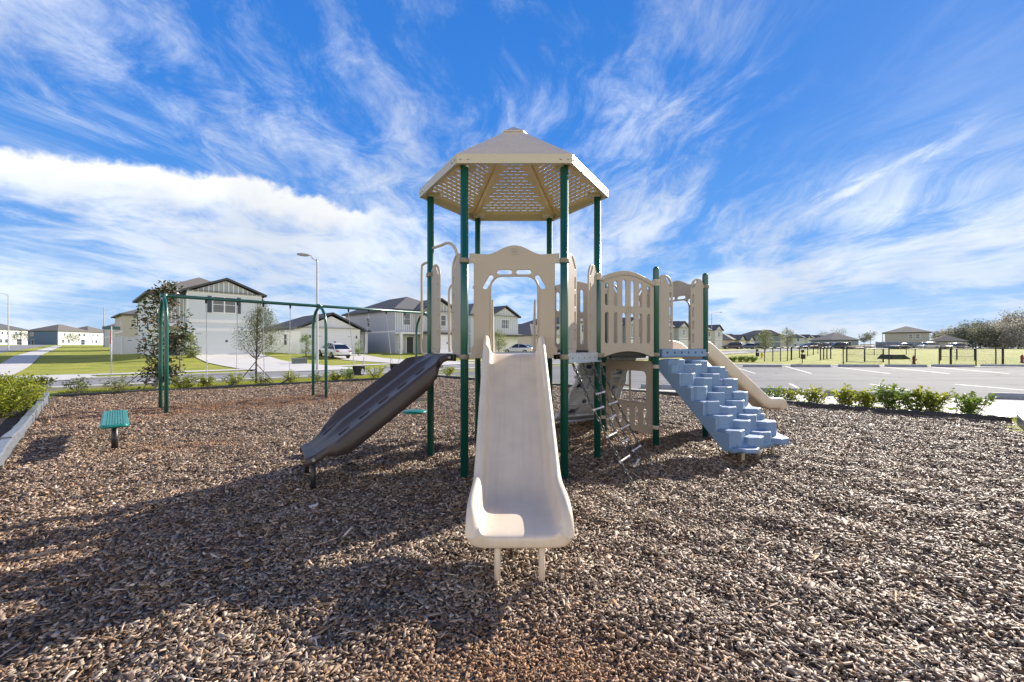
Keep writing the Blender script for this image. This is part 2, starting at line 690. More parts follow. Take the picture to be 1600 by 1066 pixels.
M_STOP = mat('wheel_stop_concrete', (.27, .29, .33), .8, var=.15, vscale=6)
M_PAINT = mat('white_road_paint', (.46, .46, .455), .7, var=.10, vscale=8)
M_WHITE = mat('white_trim', (.78, .78, .77), .55)
M_GLASS = mat('window_glass', (.03, .045, .06), .06, spec=.8, coat=.4)
M_SHINGLE = mat('grey_shingles', (.115, .115, .12), .9, var=.25, vscale=9, bump=.5, bscale=14, bdist=.03)
M_SHINGLE2 = mat('brown_grey_shingles', (.165, .15, .135), .9, var=.25, vscale=9, bump=.5, bscale=14, bdist=.03)
M_FASCIA = mat('dark_fascia', (.055, .058, .062), .6)
M_SHUTTER = mat('dark_shutter', (.06, .07, .085), .6)
M_DOORDK = mat('dark_door', (.05, .055, .065), .5)
M_TRUNK = mat('bark', (.16, .13, .105), .9, var=.3, vscale=20, bump=.6, bscale=40)
M_TRUNKD = mat('dark_bark', (.07, .06, .052), .9, var=.3, vscale=20, bump=.6, bscale=40)
M_STEM = mat('green_stem', (.13, .12, .06), .8)
M_STAKE = mat('dark_stake', (.05, .045, .04), .8)
M_WOOD = mat('weathered_lumber', (.36, .27, .19), .85, var=.3, vscale=5)


BOLT = {}


def bolt(q, n, r, h, parent, m=None, inv=None):
    """one bolt head standing on a surface at q, pointing along n"""
    key = (round(r, 4), round(h, 4))
    if key not in BOLT:
        mb = MB().tube([(0, 0, -.002), (0, 0, h * .6), (0, 0, h)], [r, r, r * .75], 10)
        me = mb.build('bolt', M_BOLT).data
        ob = [o for o in bpy.data.objects if o.data == me][0]
        bpy.data.objects.remove(ob)
        BOLT[key] = me
    o = bpy.data.objects.new('bolt', BOLT[key])
    COL.objects.link(o)
    o.rotation_euler = Vector(n).to_track_quat('Z', 'Y').to_euler()
    o.location = q
    o.parent = parent
    if inv is not None:
        o.matrix_parent_inverse = inv
    return o


def weathered():
    """long faint scuffs on the slide, cracks and tyre streaks on the lot"""
    m = M_CREAM
    N, L = m.node_tree.nodes, m.node_tree.links
    b = N['Principled BSDF']
    src = b.inputs['Base Color'].links[0].from_socket
    tc = N.new('ShaderNodeTexCoord')
    mp = N.new('ShaderNodeMapping')
    mp.inputs['Scale'].default_value = (26, 1.3, 1.3)
    L.new(tc.outputs['Object'], mp.inputs['Vector'])
    nz = N.new('ShaderNodeTexNoise')
    nz.inputs['Scale'].default_value = 1.0
    nz.inputs['Detail'].default_value = 6
    L.new(mp.outputs[0], nz.inputs['Vector'])
    mr = N.new('ShaderNodeMapRange')
    mr.inputs[1].default_value, mr.inputs[2].default_value = .50, .74
    L.new(nz.outputs['Fac'], mr.inputs[0])
    mx = N.new('ShaderNodeMix'); mx.data_type = 'RGBA'
    f = N.new('ShaderNodeMath'); f.operation = 'MULTIPLY'; f.inputs[1].default_value = .24
    L.new(mr.outputs[0], f.inputs[0])
    L.new(f.outputs[0], mx.inputs[0])
    L.new(src, mx.inputs[6])
    mx.inputs[7].default_value = (.44, .36, .28, 1)
    L.new(mx.outputs[2], b.inputs['Base Color'])
    r = N.new('ShaderNodeMapRange')
    r.inputs[3].default_value, r.inputs[4].default_value = .26, .55
    L.new(nz.outputs['Fac'], r.inputs[0])
    L.new(r.outputs[0], b.inputs['Roughness'])


weathered()


def crack_lot(m):
    N, L = m.node_tree.nodes, m.node_tree.links
    b = N['Principled BSDF']
    src = b.inputs['Base Color'].links[0].from_socket
    tc = N.new('ShaderNodeTexCoord')
    nz = N.new('ShaderNodeTexNoise'); nz.inputs['Scale'].default_value = .8; nz.inputs['Detail'].default_value = 6
    L.new(tc.outputs['Object'], nz.inputs['Vector'])
    wm = N.new('ShaderNodeMix'); wm.data_type = 'VECTOR'; wm.inputs[0].default_value = .5
    ad = N.new('ShaderNodeVectorMath'); ad.operation = 'MULTIPLY_ADD'
    ad.inputs[1].default_value = (2.4, 2.4, 0)
    L.new(nz.outputs['Color'], ad.inputs[0]); L.new(tc.outputs['Object'], ad.inputs[2])
    vo = N.new('ShaderNodeTexVoronoi'); vo.feature = 'DISTANCE_TO_EDGE'; vo.inputs['Scale'].default_value = .13
    L.new(ad.outputs[0], vo.inputs['Vector'])
    c = N.new('ShaderNodeMapRange'); c.inputs[1].default_value, c.inputs[2].default_value = .003, .010
    c.inputs[3].default_value, c.inputs[4].default_value = .55, 0
    L.new(vo.outputs['Distance'], c.inputs[0])
    # tyre streaks along the aisle
    mp = N.new('ShaderNodeMapping'); mp.inputs['Rotation'].default_value = (0, 0, R(20.4)); mp.inputs['Scale'].default_value = (.05, .9, 1)
    L.new(tc.outputs['Object'], mp.inputs['Vector'])
    n2 = N.new('ShaderNodeTexNoise'); n2.inputs['Scale'].default_value = 1.0; n2.inputs['Detail'].default_value = 5
    L.new(mp.outputs[0], n2.inputs['Vector'])
    d = N.new('ShaderNodeMapRange'); d.inputs[1].default_value, d.inputs[2].default_value = .50, .72; d.inputs[4].default_value = .42
    L.new(n2.outputs['Fac'], d.inputs[0])
    # oil spots
    v2 = N.new('ShaderNodeTexVoronoi'); v2.inputs['Scale'].default_value = .28
    L.new(ad.outputs[0], v2.inputs['Vector'])
    o = N.new('ShaderNodeMapRange'); o.inputs[1].default_value, o.inputs[2].default_value = .05, .16; o.inputs[3].default_value, o.inputs[4].default_value = .5, 0
    L.new(v2.outputs['Distance'], o.inputs[0])
    m1 = N.new('ShaderNodeMath'); m1.operation = 'MAXIMUM'; L.new(c.outputs[0], m1.inputs[0]); L.new(d.outputs[0], m1.inputs[1])
    m2 = N.new('ShaderNodeMath'); m2.operation = 'MAXIMUM'; L.new(m1.outputs[0], m2.inputs[0]); L.new(o.outputs[0], m2.inputs[1])
    mx = N.new('ShaderNodeMix'); mx.data_type = 'RGBA'
    L.new(m2.outputs[0], mx.inputs[0]); L.new(src, mx.inputs[6]); mx.inputs[7].default_value = (.085, .085, .088, 1)
    L.new(mx.outputs[2], b.inputs['Base Color'])

# ================================================================= SETTING
def kind_structure(o):
    o['kind'] = 'structure'
    return o


def axis_steps(lo, hi, fine, near):
    out = [0.0]
    st, x = fine, 0.0
    while x < hi:
        x += st
        if x > near:
            st *= 1.13
        out.append(min(x, hi))
    st, x = fine, 0.0
    neg = []
    while x > lo:
        x -= st
        if -x > near:
            st *= 1.13
        neg.append(max(x, lo))
    return np.array(neg[::-1] + out)


def in_play(x, y, m=0.0):
    s = (x + y) / S2
    t = (y - x) / S2
    return -.95 + m < s < 12.37 - m and -.85 + m < t < 17.68 - m


def make_ground():
    xs = axis_steps(-1100, 1100, 1.0, 75)
    ys = axis_steps(-60, 1500, 1.0, 75)
    nx, ny = len(xs), len(ys)
    vs = np.zeros((ny, nx, 3), dtype=np.float32)
    for j, y in enumerate(ys):
        for i, x in enumerate(xs):
            z = H(x, y)
            if in_play(x, y, .3):
                z = -.15
            vs[j, i] = (x, y, z)
    idx = np.arange(nx * ny).reshape(ny, nx)
    f = np.stack([idx[:-1, :-1], idx[:-1, 1:], idx[1:, 1:], idx[1:, :-1]], -1).reshape(-1, 4)
    m = mat('lawn', (.195, .245, .030), .9, spec=.2, col2=(.44, .41, .085), vscale=.45, bump=.9, bscale=55, detail=12, bdist=.03)
    o = mesh_np('ground', vs.reshape(-1, 3), f, m, smooth=True)
    return kind_structure(o)


make_ground()


def drape(name, poly, off, step, m, kind='structure', hfun=H):
    bm = bmesh.new()
    vs = [bm.verts.new((p[0], p[1], 0)) for p in poly]
    bm.faces.new(vs)
    lo = [min(p[i] for p in poly) for i in (0, 1)]
    hi = [max(p[i] for p in poly) for i in (0, 1)]
    for ax in (0, 1):
        k = math.floor(lo[ax] / step) * step + step
        while k < hi[ax]:
            co = [0, 0, 0]; co[ax] = k
            no = [0, 0, 0]; no[ax] = 1
            bmesh.ops.bisect_plane(bm, geom=bm.verts[:] + bm.edges[:] + bm.faces[:], plane_co=co, plane_no=no)
            k += step
    for v in bm.verts:
        v.co.z = hfun(v.co.x, v.co.y) + off
    bmesh.ops.recalc_face_normals(bm, faces=bm.faces[:])
    if bm.faces and sum(f.normal.z for f in bm.faces) < 0:
        bmesh.ops.reverse_faces(bm, faces=bm.faces[:])
    me = bpy.data.meshes.new(name)
    bm.to_mesh(me)
    bm.free()
    me.materials.append(m)
    o = bpy.data.objects.new(name, me)
    COL.objects.link(o)
    if kind:
        o['kind'] = kind
    return o


def st_rect(s0, s1, t0, t1):
    return [ST(s0, t0)[:2], ST(s1, t0)[:2], ST(s1, t1)[:2], ST(s0, t1)[:2]]


M_ASPH = mat('asphalt_lot', (.165, .166, .172), .9, spec=.15, col2=(.225, .226, .23), vscale=.22, bump=.35, bscale=120, detail=11)
crack_lot(M_ASPH)
M_ROAD = mat('asphalt_road', (.19, .19, .20), .9, col2=(.26, .26, .272), vscale=.25, bump=.35, bscale=120, detail=9)

drape('street', st_rect(-60, 190, 20.9, 26.4), .012, 3.0, M_ROAD)
drape('side_street', st_rect(-12.5, -5.6, 26.35, 230), .016, 4.0, M_ROAD)
drape('pavement', st_rect(-3.6, 190, 30.5, 32.0), .03, 3.0, M_WALK)
drape('side_pavement', st_rect(-3.7, -2.1, 32.0, 190), .034, 3.0, M_WALK)
drape('kerb_ramp', [ST(-3.9, 26.5)[:2], ST(1.1, 26.5)[:2], ST(.6, 30.55)[:2], ST(-3.0, 30.55)[:2]], .034, 2.0, M_WALK)

LU, LV = Vector((.937, -.349)), Vector((.349, .937))


def LOT(u, v):
    return (.937 * u + .349 * v, -.349 * u + .937 * v)


lot_poly = [LOT(-1.2, 15.2), LOT(46, 15.2), LOT(46, 35.4), ST(32.2, 19.6)[:2], ST(13.25, 19.6)[:2], ST(13.25, 11.6)[:2]]
drape('parking_lot', lot_poly, .014, 2.0, M_ASPH)
walk_poly = [ST(12.95, 19.5)[:2], ST(12.95, 8.0)[:2], (8.7, 9.95), (9.9, 8.55), (14.2, 3.6), (19, 8.4), LOT(14.5, 15.18), LOT(-1.2, 15.18), ST(13.2, 11.6)[:2], ST(13.2, 19.5)[:2]]
drape('footpath', walk_poly, .03, 2.0, M_WALK)
far_kerb = [LOT(-6, 35.42), LOT(46, 35.42), LOT(46, 35.9), LOT(-6, 35.9)]
drape('kerb_strip', far_kerb, .05, 2.0, M_WALK)


def kerb(name, s0, s1, t0, t1, h, gaps=()):
    mb = MB()
    n = int(max(s1 - s0, t1 - t0) / 3) + 1
    along_s = (s1 - s0) > (t1 - t0)
    rot = R(45) if along_s else R(135)
    for i in range(n):
        a, b = i / n, (i + 1) / n
        if along_s:
            sa, sb, ta, tb = s0 + (s1 - s0) * a, s0 + (s1 - s0) * b, t0, t1
        else:
            sa, sb, ta, tb = s0, s1, t0 + (t1 - t0) * a, t0 + (t1 - t0) * b
        if any(g0 < (sa + sb) / 2 < g1 for g0, g1 in gaps):
            continue
        c = ST((sa + sb) / 2, (ta + tb) / 2)
        z = H(c.x, c.y)
        mb.box((c.x, c.y, z + h / 2 - .1), ((sb - sa) if along_s else (tb - ta), (t1 - t0) if along_s else (s1 - s0), h + .2), rot)
    return kind_structure(mb.build(name, M_CONC, bevel=.02))


kerb('kerb', -60, 150, 20.55, 20.9, .13, gaps=())
kerb('far_kerb', -3, 150, 26.4, 26.7, .12, gaps=((-4, 1.2), (7.3, 13.5), (18.4, 23.6), (32, 37)))

# painted stall lines, each laid on the lot between two surveyed ends
line_ends = [((1227, 573), (1267.5, 584.4)), ((1302.5, 573.6), (1391, 584.7)), ((1376, 573.4), (1484, 584.8)), ((1452, 573.6), (1577, 584.7)),
             ((1145, 573), (1180, 584.4)), ((1234, 600.6), (1262, 614)), ((1359, 601), (1420, 611)), ((1490.6, 601.3), (1640, 614)), ((1128, 600.6), (1138, 613))]
for i, (a, b) in enumerate(line_ends):
    A, B = G(*a), G(*b)
    d = (B - A); d.z = 0
    n = Vector((-d.y, d.x, 0)).normalized() * .055
    drape('painted_line', [(A - n)[:2], (B - n)[:2], (B + n)[:2], (A + n)[:2]], .021, 1.0, M_PAINT)


# ---------------------------------------------------------------- mulch bed
SWING_WEAR = [ST(3.8, 17.2 - 4.8), ST(5.4, 12.45), ST(8.8, 12.5), ST(10.3, 12.5)]


_rs = np.random.default_rng(77)
_WV = [(a * math.cos(t_), a * math.sin(t_), p_) for a, t_, p_ in zip(_rs.uniform(7, 17, 16), _rs.uniform(0, 6.28, 16), _rs.uniform(0, 6.28, 16))]


def mulch_h(x, y):
    z = 0.0
    for (a_, b_, p_) in _WV:
        z = z + .0036 * np.sin(a_ * x + b_ * y + p_)
    z = z + .014 * np.sin(1.3 * x + .7 * y) + .012 * np.sin(-.9 * x + 1.7 * y + 1) + .010 * np.sin(2.9 * x - 2.3 * y + 2) + .006 * np.sin(5.1 * x + 4.4 * y)
    for (cx, cy, r, a) in ((-.51, 4.71, .35, -.02), (.17, 1.95, .55, -.040), (-2.1, 4.35, .55, .075), (3.0, 5.4, .8, .02)):
        z = z + a * np.exp(-((x - cx) ** 2 + (y - cy) ** 2) / r ** 2)
    return z


def make_mulch():
    n1, n2 = 220, 320
    ss = np.linspace(-.68, 12.4, n1)
    ts = np.linspace(-.88, 17.7, n2)
    S, T = np.meshgrid(ss, ts)
    X, Y = (S - T) / S2, (S + T) / S2
    Z = mulch_h(X, Y)
    vs = np.stack([X, Y, Z], -1).reshape(-1, 3)
    idx = np.arange(n1 * n2).reshape(n2, n1)
    f = np.stack([idx[:-1, :-1], idx[:-1, 1:], idx[1:, 1:], idx[1:, :-1]], -1).reshape(-1, 4)
    m = mat('mulch_bed', (.055, .042, .034), .95)
    nt = m.node_tree
    N, L = nt.nodes, nt.links
    b = N['Principled BSDF']
    tc = N.new('ShaderNodeTexCoord')
    vo = N.new('ShaderNodeTexVoronoi')
    vo.inputs['Scale'].default_value = 34
    mp = N.new('ShaderNodeMapping')
    mp.inputs['Scale'].default_value = (1, 2.2, 1)
    nz = N.new('ShaderNodeTexNoise')
    nz.inputs['Scale'].default_value = 12
    nz.inputs['Detail'].default_value = 3
    mxv = N.new('ShaderNodeMix'); mxv.data_type = 'VECTOR'; mxv.inputs[0].default_value = .06
    L.new(tc.outputs['Object'], mxv.inputs[4]); L.new(nz.outputs['Color'], mxv.inputs[5])
    L.new(tc.outputs['Object'], nz.inputs['Vector'])
    L.new(mxv.outputs[1], mp.inputs['Vector'])
    L.new(mp.outputs[0], vo.inputs['Vector'])
    cr = N.new('ShaderNodeValToRGB')
    e = cr.color_ramp.elements
    e[0].position = 0; e[0].color = (.035, .026, .020, 1)
    e[1].position = 1; e[1].color = (.30, .25, .205, 1)
    q = e.new(.5); q.color = (.12, .09, .07, 1)
    sp = N.new('ShaderNodeSeparateColor')
    L.new(vo.outputs['Color'], sp.inputs[0])
    L.new(sp.outputs[0], cr.inputs[0])
    L.new(cr.outputs[0], b.inputs['Base Color'])
    bp = N.new('ShaderNodeBump'); bp.inputs['Strength'].default_value = 1.0; bp.inputs['Distance'].default_value = .02
    L.new(sp.outputs[1], bp.inputs['Height'])
    L.new(bp.outputs[0], b.inputs['Normal'])
    kind_structure(mesh_np('mulch_bed', vs, f, m, smooth=True))

    # loose chips
    rng = np.random.default_rng(7)
    pts = []
    # density falls with distance from the open front of the playground
    n_try = 1900000
    r = 20.5 * rng.random(n_try) ** 1.0
    th = rng.random(n_try) * 2 * math.pi
    # r uniform => areal density ~ 1/r
    x, y = r * np.sin(th), r * np.cos(th)
    s, t = (x + y) / S2, (y - x) / S2
    keep = (s > -.405 - .0164 * (17.7 - t)) & (s < 12.33) & (t > -.83) & (t < 17.63) & (y > -1.2) & (r > .45)
    dens0 = n_try / (2 * math.pi * 20.5)          # per metre of r per rad -> density = dens0 / r
    want = 5600 * np.clip(3.0 / np.maximum(r, .1), 0, 1) ** 1.25 + 90
    keep &= rng.random(n_try) < want * r / dens0
    x, y, r = x[keep], y[keep], r[keep]
    n = len(x)
    big = np.clip(.90 + r * .026, .9, 1.32)
    Lh = rng.lognormal(math.log(.0128), .44, n).clip(.004, .042) * big
    Wh = rng.lognormal(math.log(.0062), .38, n).clip(.0022, .0150) * big
    Th = rng.uniform(.0008, .0027, n) * big
    shred = rng.random(n) < .055                     # a few long shreds and flat bark pieces
    Lh[shred] *= rng.uniform(1.8, 2.9, shred.sum())
    Wh[shred] *= rng.uniform(.5, 1.6, shred.sum())

    def blob(cx, cy, rx, ry, rot):
        c, s_ = math.cos(rot), math.sin(rot)
        dx, dy = x - cx, y - cy
        return np.exp(-(((c * dx + s_ * dy) / rx) ** 2 + ((-s_ * dx + c * dy) / ry) ** 2))
    worn = 1.3 * blob(.08, 1.80, .62, .40, 0.1) + .9 * blob(-7.0, 10.4, 2.6, 1.0, .75) + .75 * blob(-4.9, 12.4, 2.3, 1.0, .75) \
        + .6 * blob(-4.6, 6.3, .7, .4, .2) + .35 * blob(-3.5, 2.6, 1.2, .8, .3) + .6 * blob(1.9, 6.9, 1.2, .5, .5) + .45 * blob(-1.0, 9.0, 1.4, 1.0, 0)
    worn = worn.clip(0, 1)
    Lh *= 1 - .50 * worn
    Wh *= 1 - .25 * worn
    yaw = rng.random(n) * 2 * math.pi
    pitch = rng.normal(0, .26, n)
    roll = rng.normal(0, .48, n)
    z = mulch_h(x, y) + .003 + rng.random(n) ** 1.4 * .020
    bend = rng.normal(0, .0022, n)
    taper = rng.uniform(.45, 1.0, n)
    corners = np.array([[-1, -1, -1], [1, -1, -1], [1, 1, -1], [-1, 1, -1], [-1, -1, 1], [1, -1, 1], [1, 1, 1], [-1, 1, 1]], dtype=np.float64)
    skew = rng.normal(0, .35, n)
    px = corners[None, :, 0] * Lh[:, None]
    py = corners[None, :, 1] * Wh[:, None] * np.where(corners[None, :, 0] > 0, taper[:, None], 1.0)
    px = px + corners[None, :, 1] * Wh[:, None] * skew[:, None]
    pz = corners[None, :, 2] * Th[:, None] + bend[:, None] * corners[None, :, 0]
    # roll about x, pitch about y, yaw about z
    cr_, sr = np.cos(roll)[:, None], np.sin(roll)[:, None]
    py, pz = py * cr_ - pz * sr, py * sr + pz * cr_
    cp, sp_ = np.cos(pitch)[:, None], np.sin(pitch)[:, None]
    px, pz = px * cp + pz * sp_, -px * sp_ + pz * cp
    cyw, syw = np.cos(yaw)[:, None], np.sin(yaw)[:, None]
    px, py = px * cyw - py * syw, px * syw + py * cyw
    V = np.stack([px + x[:, None], py + y[:, None], pz + z[:, None]], -1).reshape(-1, 3)
    q = np.array([[4, 5, 6, 7], [0, 4, 7, 3], [1, 2, 6, 5], [0, 1, 5, 4], [3, 7, 6, 2]])
    F = (q[None] + 8 * np.arange(n)[:, None, None]).reshape(-1, 4)
    # weathered grey, tan, brown and dark bark
    pal = np.array([[.30, .255, .215], [.36, .31, .265], [.24, .19, .15], [.17, .115, .08], [.10, .07, .052], [.045, .035, .03], [.30, .20, .115], [.46, .41, .36]])
    w = np.array([.19, .11, .19, .17, .15, .09, .06, .04])
    ci = rng.choice(len(pal), n, p=w)
    C = pal[ci] * rng.uniform(.62, 1.78, (n, 1)) * np.array([1.04, .955, .84])
    orange = np.array([.36, .185, .08]) * rng.uniform(.5, 1.35, (n, 1))
    C = C * (1 - .84 * worn[:, None]) + orange * (.84 * worn[:, None])
    left = np.clip((-x - 1.0) / 6, 0, 1)[:, None] * .35
    C = C * (1 - left) + C * np.array([1.12, .93, .80]) * left
    col = np.concatenate([C, np.ones((n, 1))], 1)
    col = np.repeat(col, 8, axis=0)
    mc = mat('mulch_chip', (.25, .2, .16), .62, attr='col', spec=.45)
    o = mesh_np('mulch_chips', V, F, mc, colors=col)
    o['kind'] = 'stuff'
    print('chips', n)


make_mulch()


# ---------------------------------------------------------------- edging round the mulch: separate sections
def edging():
    L = 1.20

    def section_mesh(length, seed):
        rnd = random.Random(seed)
        mb = MB()
        prof = [(-.062, -.12), (-.062, .12), (-.05, .14), (.05, .14), (.062, .12), (.062, -.12)]
        n = 6
        vs, fs = [], []
        for i in range(n + 1):
            f = i / n
            x = (f - .5) * (length - .012)
            dy = .008 * math.sin(f * 3.1 + seed)
            dz = .006 * math.sin(f * 4.0 + seed * 2)
            for (a, b) in prof:
                vs.append((x, a + dy, b + dz))
        k = len(prof)
        for i in range(n):
            for j in range(k - 1):
                fs.append((i * k + j, i * k + j + 1, (i + 1) * k + j + 1, (i + 1) * k + j))
        fs.append(tuple(range(k - 1, -1, -1)))
        fs.append(tuple(n * k + j for j in range(k)))
        mb.add(vs, fs)
        return mb
    protos = []
    runs = [('left', ST(-.42 - .066, 17.7), ST(-.70 - .066, .6), 'blue-grey', 'along the left side'),
            ('back', ST(-.35, 17.68 + .075), ST(12.4, 17.68 + .075), 'black', 'along the far street side'),
            ('right', ST(12.37 + .075, 17.7), ST(12.37 + .075, -.8), 'black', 'along the parking side'),
            ('near', ST(12.4, -.85 - .075), ST(5.2, -.85 - .075), 'grey', 'running from the near right corner')]
    for (nm, a, b, colr, where) in runs:
        d = b - a
        n = int(d.length / L)
        ang = math.atan2(d.y, d.x)
        for i in range(n):
            c = a + d * ((i + .5) / n)
            if nm == 'right' and c.x > 10.2:
                pass
            o = section_mesh(d.length / n, i * 7 + len(nm)).build('edging_section', M_EDGE if nm in ('left', 'near') else M_EDGEB, bevel=.006)
            o.location = (c.x, c.y, (.02 if nm in ('left', 'near') else -.05) + .008 * math.sin(i * 2.3))
            o.rotation_euler = (.02 * math.sin(i * 1.7), .006 * math.sin(i * 3.1), ang + (.012 if nm != 'left' else .035) * math.sin(i * 2.9 + 1))
            # joint stake plate
            frm = 'corner' if nm != 'near' else 'right corner'
            start = {'left': 'far left', 'back': 'far left', 'right': 'far back', 'near': 'near right'}[nm]
            tag(o, f'{colr} mulch edging {where}, {ORD[i]} section from the {start} corner', 'edging', f'edging sections {where}')


edging()

# ================================================================= PLAY STRUCTURE
HC = Vector((.025, 5.64, 0))       # centre of the six-sided tower
HS = 1.07                          # post spacing
DZ = 1.325                         # deck top


def hexpt(k, r=HS):
    a = R(240 + 60 * k)            # 0 front-left, 1 front-right, 2 right, 3 back-right, 4 back-left, 5 left
    return Vector((HC.x + r * math.cos(a), HC.y + r * math.sin(a), 0))


HX = [hexpt(k) for k in range(6)]
DIR1 = Vector((.8660254, .5, 0))
Q1, Q4 = HX[2], HX[3]
Q2, Q3 = Q1 + DIR1 * HS, Q4 + DIR1 * HS
Q5, Q6 = Q2 + DIR1 * HS, Q3 + DIR1 * HS

tower = empty('play_structure', (HC.x, HC.y, 0), 0,
              'large beige and green playground climbing structure with hexagonal roof and four ways down', 'play structure')
TM = Matrix.Translation(-Vector((HC.x, HC.y, 0)))


def tpart(o, parent=None):
    """objects are modelled in world coordinates: hang them on the tower"""
    o.parent = parent or tower
    if parent is None or parent is tower:
        o.matrix_parent_inverse = TM
    return o


def tb(mb, name, m, parent=None, **kw):
    o = mb.build(name, m, None, **kw)
    o.parent = parent or tower
    if parent is None:
        o.matrix_parent_inverse = TM
    return o


def tplate(name, outline, holes, th, m, M, parent=None, bevel=.004):
    o = plate(name, outline, holes, th, m, None, M, bevel)
    o.parent = parent or tower
    if parent is None:
        o.matrix_parent_inverse = TM
    return o


# posts -------------------------------------------------------------
PR = .043
for k in range(6):
    p = HX[k]
    tb(MB().cyl((p.x, p.y, -.1), (p.x, p.y, 3.36), PR, 24), 'post', M_GREEN)
for p in (Q2, Q3, Q5, Q6):
    prof = [(PR, -.1), (PR, 2.47), (PR * .98, 2.49), (PR * .85, 2.515), (PR * .55, 2.53), (.0001, 2.536)]
    tb(MB().lathe(prof, (p.x, p.y, 0), 24), 'post', M_GREEN)


# clamps ------------------------------------------------------------
def clamp(p, z, toward, name='clamp'):
    d = (Vector((toward[0], toward[1], 0)) - Vector((p[0], p[1], 0))).normalized()
    mb = MB()
    mb.lathe([(PR + .001, z - .026), (PR + .011, z - .026), (PR + .011, z + .026), (PR + .001, z + .026)], (p[0], p[1], 0), 20)
    c = Vector((p[0], p[1], z)) + d * (PR + .035)
    ang = math.atan2(d.y, d.x)
    mb.box(c, (.075, .030, .050), ang)
    for s_ in (-1, 1):
        w = Vector((-d.y, d.x, 0)) * .019 * s_
        q = c + w
        mb.lathe([(.008, -.004), (.008, .004)], (0, 0, 0), 8) if False else None
        mb.cyl(q, q + w.normalized() * .009, .009, 8)
    return tb(mb, name, M_STEELBEIGE, bevel=.003)


